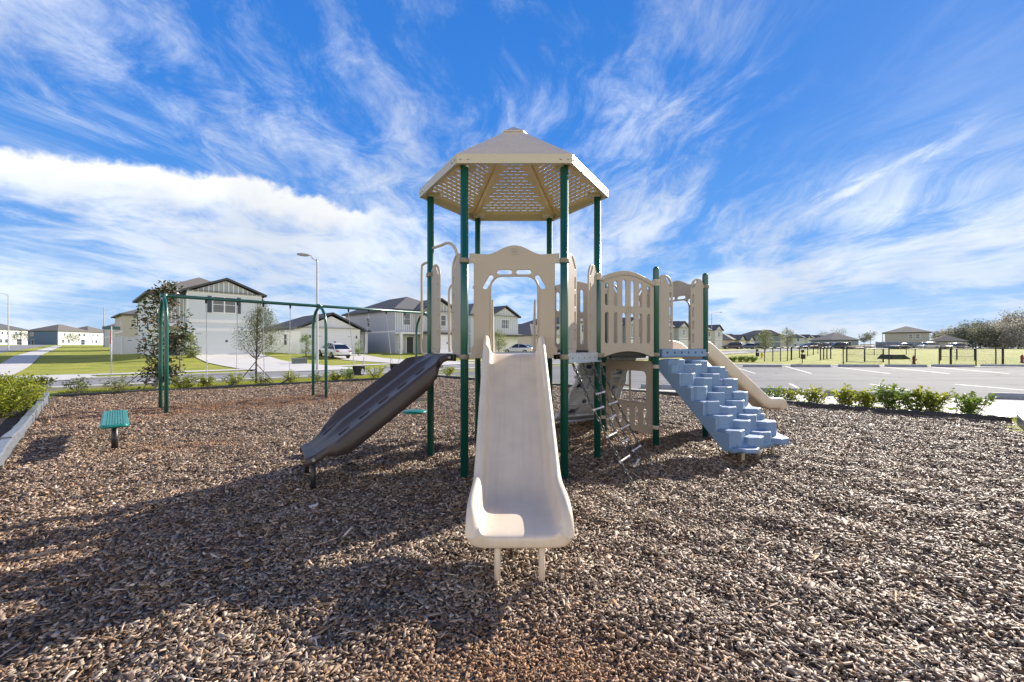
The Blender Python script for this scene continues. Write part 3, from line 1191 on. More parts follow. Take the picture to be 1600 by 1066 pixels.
# roof --------------------------------------------------------------
def make_roof():
    RR, EZ0, EZ1, AZ, CAPR = 1.213, 3.32, 3.42, 4.215, .215
    root = bpy.data.objects.new('roof', None)
    root.empty_display_size = .1
    COL.objects.link(root)
    tpart(root)
    root.location = (HC.x, HC.y, 0)
    ap = RR * math.cos(R(30))
    slope_len = math.hypot(ap, AZ - EZ1)
    # local panel: x along the eave, y up the slope
    ycap = slope_len * (1 - (CAPR - .03) / RR)
    wtop = (CAPR - .03)
    outline = [(-RR / 2 + .004, 0), (RR / 2 - .004, 0), (wtop / 2, ycap), (-wtop / 2, ycap)]
    holes = []
    nrow = 21
    for r_ in range(nrow):
        y = .075 + r_ * (ycap - .13) / (nrow - 1)
        half = RR / 2 * (1 - y / slope_len) - .075
        L = .074
        pitch = .106
        nn = int((2 * half + (pitch - L)) / pitch)
        if nn < 1:
            continue
        if (nn + r_) % 2:
            nn = max(nn - 1, 1)
        for i in range(nn):
            x = (i - (nn - 1) / 2) * pitch
            holes.append([(x - L / 2, y - .0050), (x + L / 2, y - .0050), (x + L / 2, y + .0050), (x - L / 2, y + .0050)])
    base = plate('roof_panel', outline, holes, .004, M_ROOFP, root, Matrix.Identity(4), bevel=.0005)
    tilt = math.atan2(AZ - EZ1, ap)
    for k in range(6):
        o = base if k == 0 else base.copy()
        if k:
            COL.objects.link(o)
            o.parent = root
        a = R(270 + 60 * k)
        ex = Vector((-math.sin(a), math.cos(a), 0))
        inn = Vector((-math.cos(a), -math.sin(a), 0))
        ey = (inn * math.cos(tilt) + Vector((0, 0, 1)) * math.sin(tilt))
        ez = ex.cross(ey)
        M = Matrix((ex, ey, ez)).transposed().to_4x4()
        M.translation = -inn * ap + Vector((0, 0, EZ1 - .004))
        o.matrix_local = M
    # fascia: six boards with bolts
    for k in range(6):
        a0, a1 = R(240 + 60 * k), R(300 + 60 * k)
        p0 = Vector((RR * math.cos(a0), RR * math.sin(a0), 0))
        p1 = Vector((RR * math.cos(a1), RR * math.sin(a1), 0))
        am = R(270 + 60 * k)
        nrm = Vector((math.cos(am), math.sin(am), 0))
        mb = MB()
        c = (p0 + p1) / 2 + Vector((0, 0, (EZ0 + EZ1) / 2)) - nrm * .004
        mb.box(c, ((p1 - p0).length - .006, .008, EZ1 - EZ0), am + R(90))
        mb.box((p0 + p1) / 2 + Vector((0, 0, EZ0 + .004)) - nrm * .026, ((p1 - p0).length - .06, .035, .006), am + R(90))
        fo = mb.build('fascia_board', M_ROOF, root, bevel=.002)
        for f in (.035, .10, .90, .965):
            bolt(p0 + (p1 - p0) * f + Vector((0, 0, EZ0 + .045)), nrm, .011, .010, root)
        # hip rib
        mb = MB()
        q0 = p0 * .985 + Vector((0, 0, EZ1 - .03))
        q1 = p0 * .12 + Vector((0, 0, EZ1 + (AZ - EZ1) * .88 - .03))
        d = (q1 - q0).normalized()
        side = d.cross(Vector((0, 0, 1))).normalized()
        upv = side.cross(d)
        M = Matrix((d, side, upv)).transposed()
        mb.box((q0 + q1) / 2, ((q1 - q0).length, .045, .030), M)
        mb.build('hip_rib', M_ROOFP, root, bevel=.003)
        # bracket at the post head
        pp = hexpt(k) - Vector((HC.x, HC.y, 0))
        ca, sa = math.cos(a0), math.sin(a0)
        mb = MB()
        mb.box(Vector((pp.x, pp.y, 3.345)) - Vector((ca, sa, 0)) * .05, (.16, .10, .05), a0)
        mb.build('post_bracket', M_ROOF, root, bevel=.004)
    # cap
    mb = MB()
    ring = [Vector((CAPR * 1.08 * math.cos(R(240 + 60 * k)), CAPR * 1.08 * math.sin(R(240 + 60 * k)), EZ1 + (AZ - EZ1) * (1 - CAPR / RR) + .012)) for k in range(6)]
    topp = Vector((0, 0, AZ + .012))
    vs = ring + [r_ - Vector((0, 0, .018)) for r_ in ring] + [topp]
    fs = [(i, (i + 1) % 6, 12) for i in range(6)] + [(6 + i, 6 + (i + 1) % 6, (i + 1) % 6, i) for i in range(6)]
    mb.add(vs, fs)
    for k in range(6):
        a = R(240 + 60 * k)
        for da in (-.13, .13):
            bolt(Vector((CAPR * .84 * math.cos(a + R(30) + da * 2), CAPR * .84 * math.sin(a + R(30) + da * 2), EZ1 + (AZ - EZ1) * (1 - CAPR * .84 / RR) + .004)), (.25 * math.cos(a + R(30)), .25 * math.sin(a + R(30)), 1), .008, .007, root)
    mb.build('roof_cap', M_ROOF, root)


make_roof()


# decks -------------------------------------------------------------
def make_decks():
    holes = []
    poly = [(HX[k].x * 1, HX[k].y) for k in range(6)]
    mb = MB()
    inset = [(HC.x + (p[0] - HC.x) * .965, HC.y + (p[1] - HC.y) * .965) for p in poly]
    mb.prism(inset, DZ - .045, DZ)
    tb(mb, 'deck', M_DECKTOP, bevel=.004)
    for (a, b, c, d) in ((Q1, Q2, Q3, Q4), (Q2, Q5, Q6, Q3)):
        cen = (a + b + c + d) / 4
        pl = [(cen.x + (p.x - cen.x) * .955, cen.y + (p.y - cen.y) * .955) for p in (a, b, c, d)]
        tb(MB().prism(pl, DZ - .045, DZ + .035), 'deck', M_DECK, bevel=.004)
    # under-deck stiffeners
    for (a, b) in ((Q1, Q2), (Q2, Q5), (Q4, Q3), (Q3, Q6)):
        m_ = (a + b) / 2
        cen = (Q1 + Q6) / 2
        m_ = m_ + (cen - m_) * .12
        d = b - a
        tb(MB().box((m_.x, m_.y, DZ - .060), (d.length * .6, .045, .028), math.atan2(d.y, d.x)), 'deck_stiffener', M_DECK, bevel=.003)


make_decks()


# entry arch panels ---------------------------------------------------
def emblem(M, x, y, s, parent):
    """small square badge of four tiles, raised on a panel"""
    mb = MB()
    th = .006
    for i in (-1, 1):
        for j in (-1, 1):
            q = s * .23
            cx, cy = x + i * s * .25, y + j * s * .25
            for (dx, dy, w, h) in ((0, q * .86, q * 2, .004), (0, -q * .86, q * 2, .004), (q * .86, 0, .004, q * 1.6), (-q * .86, 0, .004, q * 1.6)):
                mb.box((cx + dx, cy + dy, 0), (w, h, th))
    for k in range(2):
        mb.box((x, y + (k * 2 - 1) * s * .54, 0), (s * 1.1, .004, th))
        mb.box((x + (k * 2 - 1) * s * .54, y, 0), (.004, s * 1.0, th))
    mb.v = [tuple(M @ Vector(v)) for v in mb.v]
    return tb(mb, 'emblem', M_STEELBEIGE, parent)


def arch_panel(p0, p1, out):
    """solid panel with arched doorway; local x from p0 to p1"""
    M = panel_matrix((p0.x, p0.y), (p1.x, p1.y), 0)
    c = HS / 2
    z0, zt, zp = 1.285, 2.40, 2.485
    pts = [(c - .455, z0), (c - .455, z0 + .10), (c - .430, z0 + .135), (c - .430, 2.335), (c - .475, 2.36), (c - .475, zt)]
    for k in range(0, 25):
        f = k / 24
        x = -.29 + .58 * f
        pts.append((c + x, zt - .012 + (zp - zt + .012) * (.5 + .5 * math.cos(math.pi * x / .29)) ** .85))
    pts += [(c + .475, zt), (c + .475, 2.36), (c + .430, 2.335), (c + .430, z0 + .135), (c + .455, z0 + .10), (c + .455, z0)]
    # doorway cut from below
    ow, oz, rr = .255, 2.165, .13
    door = [(c + ow, z0)]
    for k in range(9):
        a = R(90 * k / 8)
        door.append((c + ow - rr + rr * math.cos(a), oz - rr + rr * math.sin(a)))
    for k in range(9):
        a = R(90 + 90 * k / 8)
        door.append((c - ow + rr + rr * math.cos(a), oz - rr + rr * math.sin(a)))
    door.append((c - ow, z0))
    outline = pts + door
    holes = [stadium(c - .102, 2.203, .168, .058), stadium(c + .102, 2.203, .168, .058),
             stadium(c - .278, 2.095, .058, .178, ang=R(-30)), stadium(c + .278, 2.095, .058, .178, ang=R(30))]
    o = tplate('arch_panel', outline, holes, .022, M_BEIGE, M, bevel=.005)
    emblem(M @ Matrix.Translation((0, 0, .0125 * out)), c, 2.425, .062, o)
    # raised lip round the doorway
    path = []
    for (x, y) in door:
        path.append(M @ Vector((x, y, .006 * out)))
    tb(MB().tube(path, .0125, 8), 'doorway_lip', M_BEIGE, o)
    for (x, z) in ((c - .40, 1.33), (c + .40, 1.33), (c - .41, 2.30), (c + .41, 2.30)):
        n_ = (M.to_3x3() @ Vector((0, 0, 1))) * out
        bolt(M @ Vector((x, z, .011 * out)), n_, .011, .007, o)
    return o


arch_panel(HX[0], HX[1], 1)
arch_panel(Q5, Q6, -1)
for (p, q) in ((HX[0], HX[1]), (HX[1], HX[0]), (Q5, Q6), (Q6, Q5)):
    clamp(p, 2.325, q)
    clamp(p, 1.295, q)


# paired narrow entry panels ------------------------------------------
def entry_pair(p0, p1, out=1):
    M = panel_matrix((p0.x, p0.y), (p1.x, p1.y), 0)
    W = HS
    for side in (0, 1):
        x0, x1 = .06, .335
        zb, zt = 1.335, 2.43
        out_ = [(x0, zb), (x1 - .03, zb), (x1, zb + .06), (x1, zt - .22)]
        for k in range(9):
            a = R(90 * k / 8)
            out_.append((x1 - .16 + .16 * math.cos(a), zt - .17 + .17 * math.sin(a)))
        out_ += [(x0 + .05, zt - .01), (x0, zt - .06)]
        hs = []
        for k in range(4):
            hs.append(stadium(x1 - .048, zb + .20 + k * .195, .044, .15))
        hs.append(stadium(x1 - .085, zt - .085, .048, .17, ang=R(38)))
        if side:
            out_ = [(W - x, y) for x, y in out_][::-1]
            hs = [[(W - x, y) for x, y in h][::-1] for h in hs]
        o = tplate('entry_panel', out_, hs, .020, M_BEIGE, M, bevel=.005)
        n_ = (M.to_3x3() @ Vector((0, 0, 1))) * out
        for (x, z) in ((x0 + .05, zb + .05), (x0 + .12, zb + .05), (x0 + .04, zt - .12)):
            xx = W - x if side else x
            bolt(M @ Vector((xx, z, 0)) + n_ * .010, n_, .010, .007, o)
    clamp(p0, 2.325, p1)
    clamp(p1, 2.325, p0)


entry_pair(HX[1], HX[2])
entry_pair(HX[5], HX[0])
entry_pair(Q2, Q5)


# slotted barriers ----------------------------------------------------
def barrier(p0, p1, out=1, badge=True):
    M = panel_matrix((p0.x, p0.y), (p1.x, p1.y), 0)
    x0, x1 = .055, HS - .055
    pts = []
    zb = 1.275
    n = 20
    for k in range(n + 1):
        f = k / n
        x = x0 + (x1 - x0) * f
        e = min(f, 1 - f)
        pts.append((x, zb + .075 * math.sin(math.pi * min(max((f - .06) / .88, 0), 1)) ** .8))
    for k in range(n + 1):
        f = 1 - k / n
        pts.append((x0 + (x1 - x0) * f, 2.30 + .12 * math.sin(math.pi * f)))
    c = HS / 2
    holes = []
    for i in range(6):
        x = c + (i - 2.5) * .152
        f = (x - x0) / (x1 - x0)
        top = 2.205 + .10 * math.sin(math.pi * f)
        holes.append(stadium(x, (top + 1.945) / 2, .076, top - 1.935))
        holes.append(stadium(x, 1.655, .076, .42))
    o = tplate('barrier_panel', pts, holes, .022, M_BEIGE, M, bevel=.005)
    path = []
    for k in range(n + 1):
        f = k / n
        path.append(M @ Vector((x0 + .01 + (x1 - x0 - .02) * f, 2.255 + .115 * math.sin(math.pi * f), .012 * out)))
    tb(MB().tube(path, .011, 8), 'top_lip', M_BEIGE, o)
    if badge:
        emblem(M @ Matrix.Translation((0, 0, .0125 * out)), c, 1.90, .085, o)
    n_ = (M.to_3x3() @ Vector((0, 0, 1))) * out
    for (x, z) in ((.11, 1.33), (HS - .11, 1.33), (c - .14, 1.385), (c + .14, 1.385), (.10, 2.26), (HS - .10, 2.26), (c, 2.395)):
        bolt(M @ Vector((x, z, 0)) + n_ * .011, n_, .010, .007, o)
    for (a, b) in ((p0, p1), (p1, p0)):
        clamp(a, 2.285, b)
        clamp(a, 1.30, b)


barrier(Q1, Q2)
barrier(Q4, Q3, -1, False)


# straight slide facing the camera --------------------------------------
def slide(name_root, origin, heading, length, z_top, z_end, flat0=.10, leg_back=.03):
    """one-piece chute: origin on the deck edge, heading = unit vector of travel"""
    hx = Vector((heading.x, heading.y, 0)).normalized()
    sx = Vector((hx.y, -hx.x, 0))            # to the right of travel
    root = bpy.data.objects.new('slide', None)
    root.empty_display_size = .1
    COL.objects.link(root)
    tpart(root)
    exit_len = .60
    run = length - exit_len
    key = [(-.065, z_top, .165, .318), (-.045, z_top, .20, .318), (.02, z_top, .205, .318), (flat0 * .5, z_top - .004, .205, .318), (flat0, z_top - .022, .205, .316)]
    nn = 12
    a0 = (flat0 + .08, z_top - .065)
    a1 = (run - .10, z_end + .075)
    for k in range(nn + 1):
        f = k / nn
        key.append((a0[0] + (a1[0] - a0[0]) * f, a0[1] + (a1[1] - a0[1]) * f, .20 - .03 * f, .314 - .002 * f))
    key += [(run - .02, z_end + .032, .165, .312), (run + .07, z_end + .010, .16, .314), (run + .17, z_end, .16, .316),
            (run + .28, z_end - .002, .16, .318), (run + .40, z_end - .004, .155, .320), (run + .49, z_end - .006, .142, .320),
            (run + .55, z_end - .008, .115, .318), (run + .59, z_end - .012, .070, .319), (run + .615, z_end - .018, .034, .317), (run + .632, z_end - .030, .014, .308)]
    vs, fs = [], []
    ring_n = None
    for i, (u, z, hw, W) in enumerate(key):
        i0, i1 = max(i - 1, 0), min(i + 1, len(key) - 1)
        tdir = Vector((key[i1][0] - key[i0][0], key[i1][1] - key[i0][1]))
        tdir.normalize()
        if i > len(key) - 5:
            tdir = Vector((1, -.05)).normalized()
        nrm = Vector((-tdir.y, tdir.x))
        th = .045
        if i > len(key) - 6:
            th = .105 - .012 * (i - (len(key) - 5))
        bw = W - interp(u, [0, run], [.074, .085])
        half = [(0, 0), (bw * .55, 0), (bw - .05, .003), (bw - .015, .012), (bw + .004, .036), (bw + .012, max(hw - .045, .03) if hw > .06 else hw * .6),
                (bw + (W - bw) * .36, hw - .014), (bw + (W - bw) * .56, hw), (bw + (W - bw) * .80, hw - .002), (W, hw - .022), (W + .004, hw - .055 if hw > .07 else hw * .25), (W - .006, .02 if hw > .07 else -.01), (W - .03, -th * .7), (W - .07, -th), (bw * .5, -th), (0, -th)]
        prof = half + [(-x, h) for (x, h) in half[-2:0:-1]]
        ring_n = len(prof)
        for (x, h) in prof:
            uu = u + nrm.x * h
            zz = z + nrm.y * h
            q = Vector((origin.x, origin.y, 0)) + hx * uu + sx * x
            vs.append((q.x, q.y, zz))
    for i in range(len(key) - 1):
        for k in range(ring_n):
            fs.append((i * ring_n + k, i * ring_n + (k + 1) % ring_n, (i + 1) * ring_n + (k + 1) % ring_n, (i + 1) * ring_n + k))
    hn = len(half)
    # caps: bridge inner bed and outer shell
    def cap(b, flip):
        n2 = ring_n
        out = []
        for k in range(hn // 2 - 1):
            ids = (k, k + 1, hn - 2 - k, hn - 1 - k)
            quad = tuple(b + m for m in ids)
            left = tuple(b + (n2 - m) % n2 for m in ids)[::-1]
            out += [quad, left] if not flip else [quad[::-1], left[::-1]]
        return out
    fs += cap(0, False)
    fs += cap((len(key) - 1) * ring_n, True)
    mb = MB()
    mb.add(vs, fs, True)
    o = tb(mb, 'chute', M_CREAM, root)
    o.matrix_parent_inverse = Matrix.Identity(4)
    me = o.data
    bm = bmesh.new(); bm.from_mesh(me)
    bmesh.ops.recalc_face_normals(bm, faces=bm.faces[:])
    bm.to_mesh(me); bm.free()
    md = o.modifiers.new('sub', 'SUBSURF'); md.levels = 2; md.render_levels = 2
    root.matrix_parent_inverse = TM
    # legs
    lu = length - leg_back
    for x in (-.131, .131):
        q = Vector((origin.x, origin.y, 0)) + hx * lu + sx * x
        l_ = MB().cyl((q.x, q.y, -.05), (q.x, q.y, z_end - .03), .0195, 14).build('leg', M_CREAM, root)
    return root


slide('slide', Vector((HC.x - .005, 4.70, 0)), Vector((.012, -1, 0)), 2.13, 1.325, .315)
e0 = (Q5 + Q6) / 2 + DIR1 * .02
slide('slide', e0, DIR1, 2.66, 1.33, .32, .36, .35)


# dark brown climbing ramp --------------------------------------------
def ramp():
    A, B = HX[5], HX[0]
    mid = (A + B) / 2
    hx = Vector((-.866, -.5, 0))
    ax = (B - A).normalized()                   # towards the camera side
    root = bpy.data.objects.new('climbing_ramp', None)
    root.empty_display_size = .1
    COL.objects.link(root)
    tpart(root)
    NU, NV = 150, 89
    Lr = 1.50
    vs = np.zeros((NU, NV, 3))
    us = np.linspace(0, 1, NU)
    for i, u in enumerate(us):
        d = .03 + Lr * u
        z = interp(u, [0, .05, .10, .94, 1.0], [1.325, 1.325, 1.295, .375, .345])
        hw = interp(u, [0, .07, .12, .165, .5, .83, .88, .93, 1.0], [.335, .335, .35, .455, .468, .455, .35, .335, .335])
        bulge = interp(u, [0, .09, .22, .5, .75, .88, 1], [0, 0, 1, 1, 1, .12, 0])
        for j in range(NV):
            v = -1 + 2 * j / (NV - 1)
            av = abs(v)
            # raised rounded rims, two troughs, a broad crown
            rim = (.105 if v < 0 else .012) * math.exp(-((av - .84) / .12) ** 2)
            crown = .050 * math.exp(-((v + .05) / .20) ** 4)
            groove = -.016 * math.exp(-((v + .42) / .05) ** 2) - .012 * math.exp(-((v - .28) / .04) ** 2)
            drop = -.20 * max(0, (av - .93) / .07) ** 1.5
            foot = 0.0
            # hand and foot holds let into the troughs
            for hu in (.24, .37, .50, .63, .76):
                sgn = 1 if int(hu * 100) % 2 else 1
                foot -= .055 * math.exp(-((u - hu) / .030) ** 8) * math.exp(-((v - .56) / .085) ** 8) + .050 * math.exp(-((u - hu - .05) / .042) ** 8) * math.exp(-((v + .46) / .065) ** 8)
            h = (rim + crown + groove + foot) * bulge + drop * (.35 + .65 * bulge)
            p = mid + hx * d + ax * (v * hw)
            vs[i, j] = (p.x, p.y, z + h)
    top = vs.reshape(-1, 3)
    idx = np.arange(NU * NV).reshape(NU, NV)
    f = np.stack([idx[:-1, :-1], idx[:-1, 1:], idx[1:, 1:], idx[1:, :-1]], -1).reshape(-1, 4)
    o = mesh_np('ramp_shell', top, f, M_BROWN, root, smooth=True)
    md = o.modifiers.new('solid', 'SOLIDIFY'); md.thickness = .016; md.offset = -1
    bm = bmesh.new(); bm.from_mesh(o.data); bmesh.ops.recalc_face_normals(bm, faces=bm.faces[:])
    if sum(ff.normal.z for ff in bm.faces) < 0:
        bmesh.ops.reverse_faces(bm, faces=bm.faces[:])
    bm.to_mesh(o.data); bm.free()
    # legs and bracket
    for sgn in (-1, 1):
        p = mid + hx * (.03 + Lr * .955) + ax * (.30 * sgn)
        mb = MB()
        mb.cyl((p.x, p.y, -.05), (p.x, p.y, .335), .024, 14)
        q = p + ax * (.03 * sgn)
        mb.build('leg', M_BLACKMET, root)
        b = mid + hx * .06 + ax * (.34 * sgn)
        mb = MB().box((b.x, b.y, 1.285), (.16, .03, .075), math.atan2(ax.y, ax.x))
        mb.build('bracket', M_BLACKMET, root, bevel=.004)
    mb = MB()
    for sgn in (-1, 1):
        for (d_, z_) in ((.07, 1.285), (.17, 1.19), (Lr * .955, .335)):
            q = mid + hx * (.03 + d_) + ax * ((.348 if d_ < .1 or d_ > 1 else .375) * sgn) + Vector((0, 0, z_ - .0))
            mb.cyl(q - ax * .012 * sgn, q + ax * .016 * sgn, .016, 10)
    mb.build('bolts', M_BOLT, root)
    clamp(HX[0], 1.295, HX[5])
    clamp(HX[5], 1.295, HX[0])


ramp()


# blue stepping climber -------------------------------------------------
def boulder_steps():
    A, B = Q2, Q5
    ex = (B - A).normalized()
    n = Vector((.5, -.8660254, 0))
    root = bpy.data.objects.new('step_climber', None)
    root.empty_display_size = .1
    COL.objects.link(root)
    tpart(root)

    def W(a, b, z):
        q = A + ex * a + n * b
        return Vector((q.x, q.y, z))
    rnd = random.Random(11)
    mb = MB()
    cols = 5
    x_lo, x_hi = .06, 1.02

    def hexcol(cx, cy, rx, ry, z0, z1, rot, k=8):
        poly = []
        for i in range(k):
            a = 2 * math.pi * i / k + rot
            rr = 1 + rnd.uniform(-.06, .06)
            poly.append((cx + rx * rr * math.cos(a), cy + ry * rr * math.sin(a)))
        vs = [W(x, y, min(max(z0, 1.145 - .943 * y), z1 - .05)) for x, y in poly] + [W(x, y, z1) for x, y in poly]
        k_ = len(poly)
        fs = [tuple(range(k_ - 1, -1, -1)), tuple(range(k_, 2 * k_))] + [(i, (i + 1) % k_, k_ + (i + 1) % k_, k_ + i) for i in range(k_)]
        mb.add(vs, fs)
    # eight tiers falling outwards, each column half a tier off its neighbour
    offs = (.10, .60, .28, .82)
    for j in range(4):
        cx = x_lo + .115 + j * (x_hi - x_lo - .23) / 3
        for i in range(7):
            b = .13 + (i + offs[j]) * .178
            if b > 1.22:
                continue
            zt = 1.255 - (i + offs[j]) * .170 + rnd.uniform(-.016, .016)
            z0 = max(zt - .36, .165 + rnd.uniform(0, .02))
            hexcol(cx + rnd.uniform(-.02, .02), b - .01, .170, .150, z0, zt, rnd.uniform(0, .9), rnd.choice((6, 7, 8)))
            if (i + j) % 3 == 0 and zt > .42:
                hexcol(cx + rnd.choice((-1, 1)) * .09, b + .045, .085, .10, z0, zt - .05 - rnd.uniform(0, .03), rnd.uniform(0, .9), 6)
    o = tb(mb, 'step_columns', M_BLUE, root, bevel=.016, seg=3)
    # moulded body under the steps, smooth on both flanks
    mb = MB()
    side = [(.0, 1.235), (.0, 1.09), (.06, 1.06), (.55, .60), (1.02, .155), (1.20, .15), (1.22, .21)]
    k0 = len(side)
    for f in np.linspace(1, 0, 12)[1:-1]:
        side.append((.03 + 1.19 * f, 1.20 - 1.02 * f))
    xa, xb = x_lo + .02, x_hi + .045
    vs = [W(xa, b, z) for b, z in side] + [W(xb, b, z) for b, z in side]
    k_ = len(side)
    fs = [tuple(range(k_)), tuple(range(2 * k_ - 1, k_ - 1, -1))] + [((i + 1) % k_, i, k_ + i, k_ + (i + 1) % k_) for i in range(k_)]
    mb.add(vs, fs)
    tb(mb, 'climber_body', M_BLUE, root, bevel=.012, seg=2)
    # flank that steps down with the outermost column
    mb = MB()
    st = [(.0, 1.09), (.06, 1.06), (.55, .60), (1.02, .155), (1.17, .15)]
    up = []
    for i in range(7):
        zt = 1.255 - (i + offs[0]) * .170 - .016
        b0 = .13 + (i + offs[0]) * .178 - .105
        up += [(max(b0, .0) if i else .0, zt), (b0 + .176, zt)]
    up = [q for q in up if q[1] > .2]
    poly = st + up[::-1]
    xa = x_lo - .055
    vs = [W(xa, b, z) for b, z in poly] + [W(xa + .09, b, z) for b, z in poly]
    k_ = len(poly)
    fs = [tuple(range(k_)), tuple(range(2 * k_ - 1, k_ - 1, -1))] + [((i + 1) % k_, i, k_ + i, k_ + (i + 1) % k_) for i in range(k_)]
    mb.add(vs, fs)
    tb(mb, 'flank', M_BLUE, root, bevel=.010, seg=2)
    # top rail with bolt recesses
    mb = MB()
    c = W(HS / 2, .035, 1.318)
    ang = math.atan2(ex.y, ex.x)
    mb.box(c, (HS - .12, .06, .115), ang)
    tb(mb, 'top_rail', M_BLUE, root, bevel=.012, seg=3)
    mb = MB()
    for k in range(6):
        q = W(.16 + k * .15, .064, 1.325)
        mb.cyl(q, q + n * .004, .017, 12)
    tb(mb, 'bolt_recesses', M_HOLD, root)
    for a in (.22, .54, .86):
        q = W(a, 1.14, 0)
        MB().cyl((q.x, q.y, -.05), (q.x, q.y, .22), .021, 14).build('leg', M_STEELBEIGE, root)
    clamp(Q2, 1.30, Q5)
    clamp(Q5, 1.30, Q2)


boulder_steps()


# chain net ladder --------------------------------------------------------
def link_chain(mb, path, link_len=.064, link_w=.042, r=.0078, seg=8, ring=5):
    """real oval links threaded along path"""
    pts = [Vector(p) for p in path]
    lens = [0]
    for a, b in zip(pts, pts[1:]):
        lens.append(lens[-1] + (b - a).length)
    pitch = link_len - 2 * r
    n = int(lens[-1] / pitch)
    k = 0
    for i in range(n):
        s = (i + .5) * pitch
        while k < len(lens) - 2 and lens[k + 1] < s:
            k += 1
        f = (s - lens[k]) / max(lens[k + 1] - lens[k], 1e-6)
        c = pts[k].lerp(pts[k + 1], f)
        t = (pts[k + 1] - pts[k]).normalized()
        ref = Vector((.3, .2, 1)) if abs(t.z) < .9 else Vector((1, .3, 0))
        u = t.cross(ref).normalized()
        w = t.cross(u)
        if i % 2:
            u, w = w, -u
        loop = []
        for q in range(seg):
            a = 2 * math.pi * q / seg
            x, y = math.cos(a), math.sin(a)
            loop.append(c + t * (x * (link_len / 2 - r)) * (1.0) + u * (y * (link_w / 2 - r)))
        mb.tube(loop, r, ring, cap=False, closed=True)


def chain_ladder():
    A, B = HX[1], HX[2]
    ex = (B - A).normalized()
    n = Vector((.8660254, -.5, 0))
    root = bpy.data.objects.new('chain_ladder', None)
    root.empty_display_size = .1
    COL.objects.link(root)
    tpart(root)
    # bright steel transfer plate at the deck edge
    mb = MB()
    c = A + ex * (HS / 2) + n * .022
    ang = math.atan2(ex.y, ex.x)
    mb.box((c.x, c.y, DZ - .045), (HS - .13, .012, .10), ang)
    mb.box((c.x + n.x * .028, c.y + n.y * .028, DZ - .098), (HS - .13, .075, .010), ang)
    mb.box((c.x - n.x * .03, c.y - n.y * .03, DZ + .006), (HS - .13, .075, .010), ang)
    mb.build('transfer_plate', M_GALV, root, bevel=.003)
    mb = MB()
    for k in range(5):
        q = A + ex * (.17 + k * .18) + n * .028
        mb.cyl((q.x, q.y, DZ - .045), (q.x + n.x * .006, q.y + n.y * .006, DZ - .045), .012, 10)
    mb.build('plate_bolts', M_BOLT, root)
    xs = [.10, .385, .675, .96]
    cur = []
    for i, a in enumerate(xs):
        pts = []
        for k in range(17):
            f = k / 16
            b = .055 + (.66 + .02 * math.sin(i * 2)) * f
            z = 1.225 * (1 - f) - .10 * math.sin(math.pi * f) * .55
            q = A + ex * (a + .012 * math.sin(f * 3 + i)) + n * b
            pts.append(Vector((q.x, q.y, z)))
        cur.append(pts)
        mb = MB()
        link_chain(mb, pts)
        mb.build('chain', M_CHAIN, root)

    def at(i, f):
        p = cur[i]
        x = f * 16
        k = min(int(x), 15)
        return p[k].lerp(p[k + 1], x - k)
    for (i, fs_) in ((0, (.36, .58, .79)), (1, (.255, .46, .68, .88)), (2, (.36, .58, .79))):
        for f in fs_:
            a, b = at(i, f), at(i + 1, f)
            d = (b - a).normalized()
            mb = MB()
            mb.tube([a - d * .012, a + d * .02, a + d * .03, b - d * .03, b - d * .02, b + d * .012], [.014, .014, .0090, .0090, .014, .014], 10)
            mb.build('rung', M_RUNG, root)
    clamp(HX[1], 1.295, HX[0])
    clamp(HX[2], 1.30, Q2)


chain_ladder()


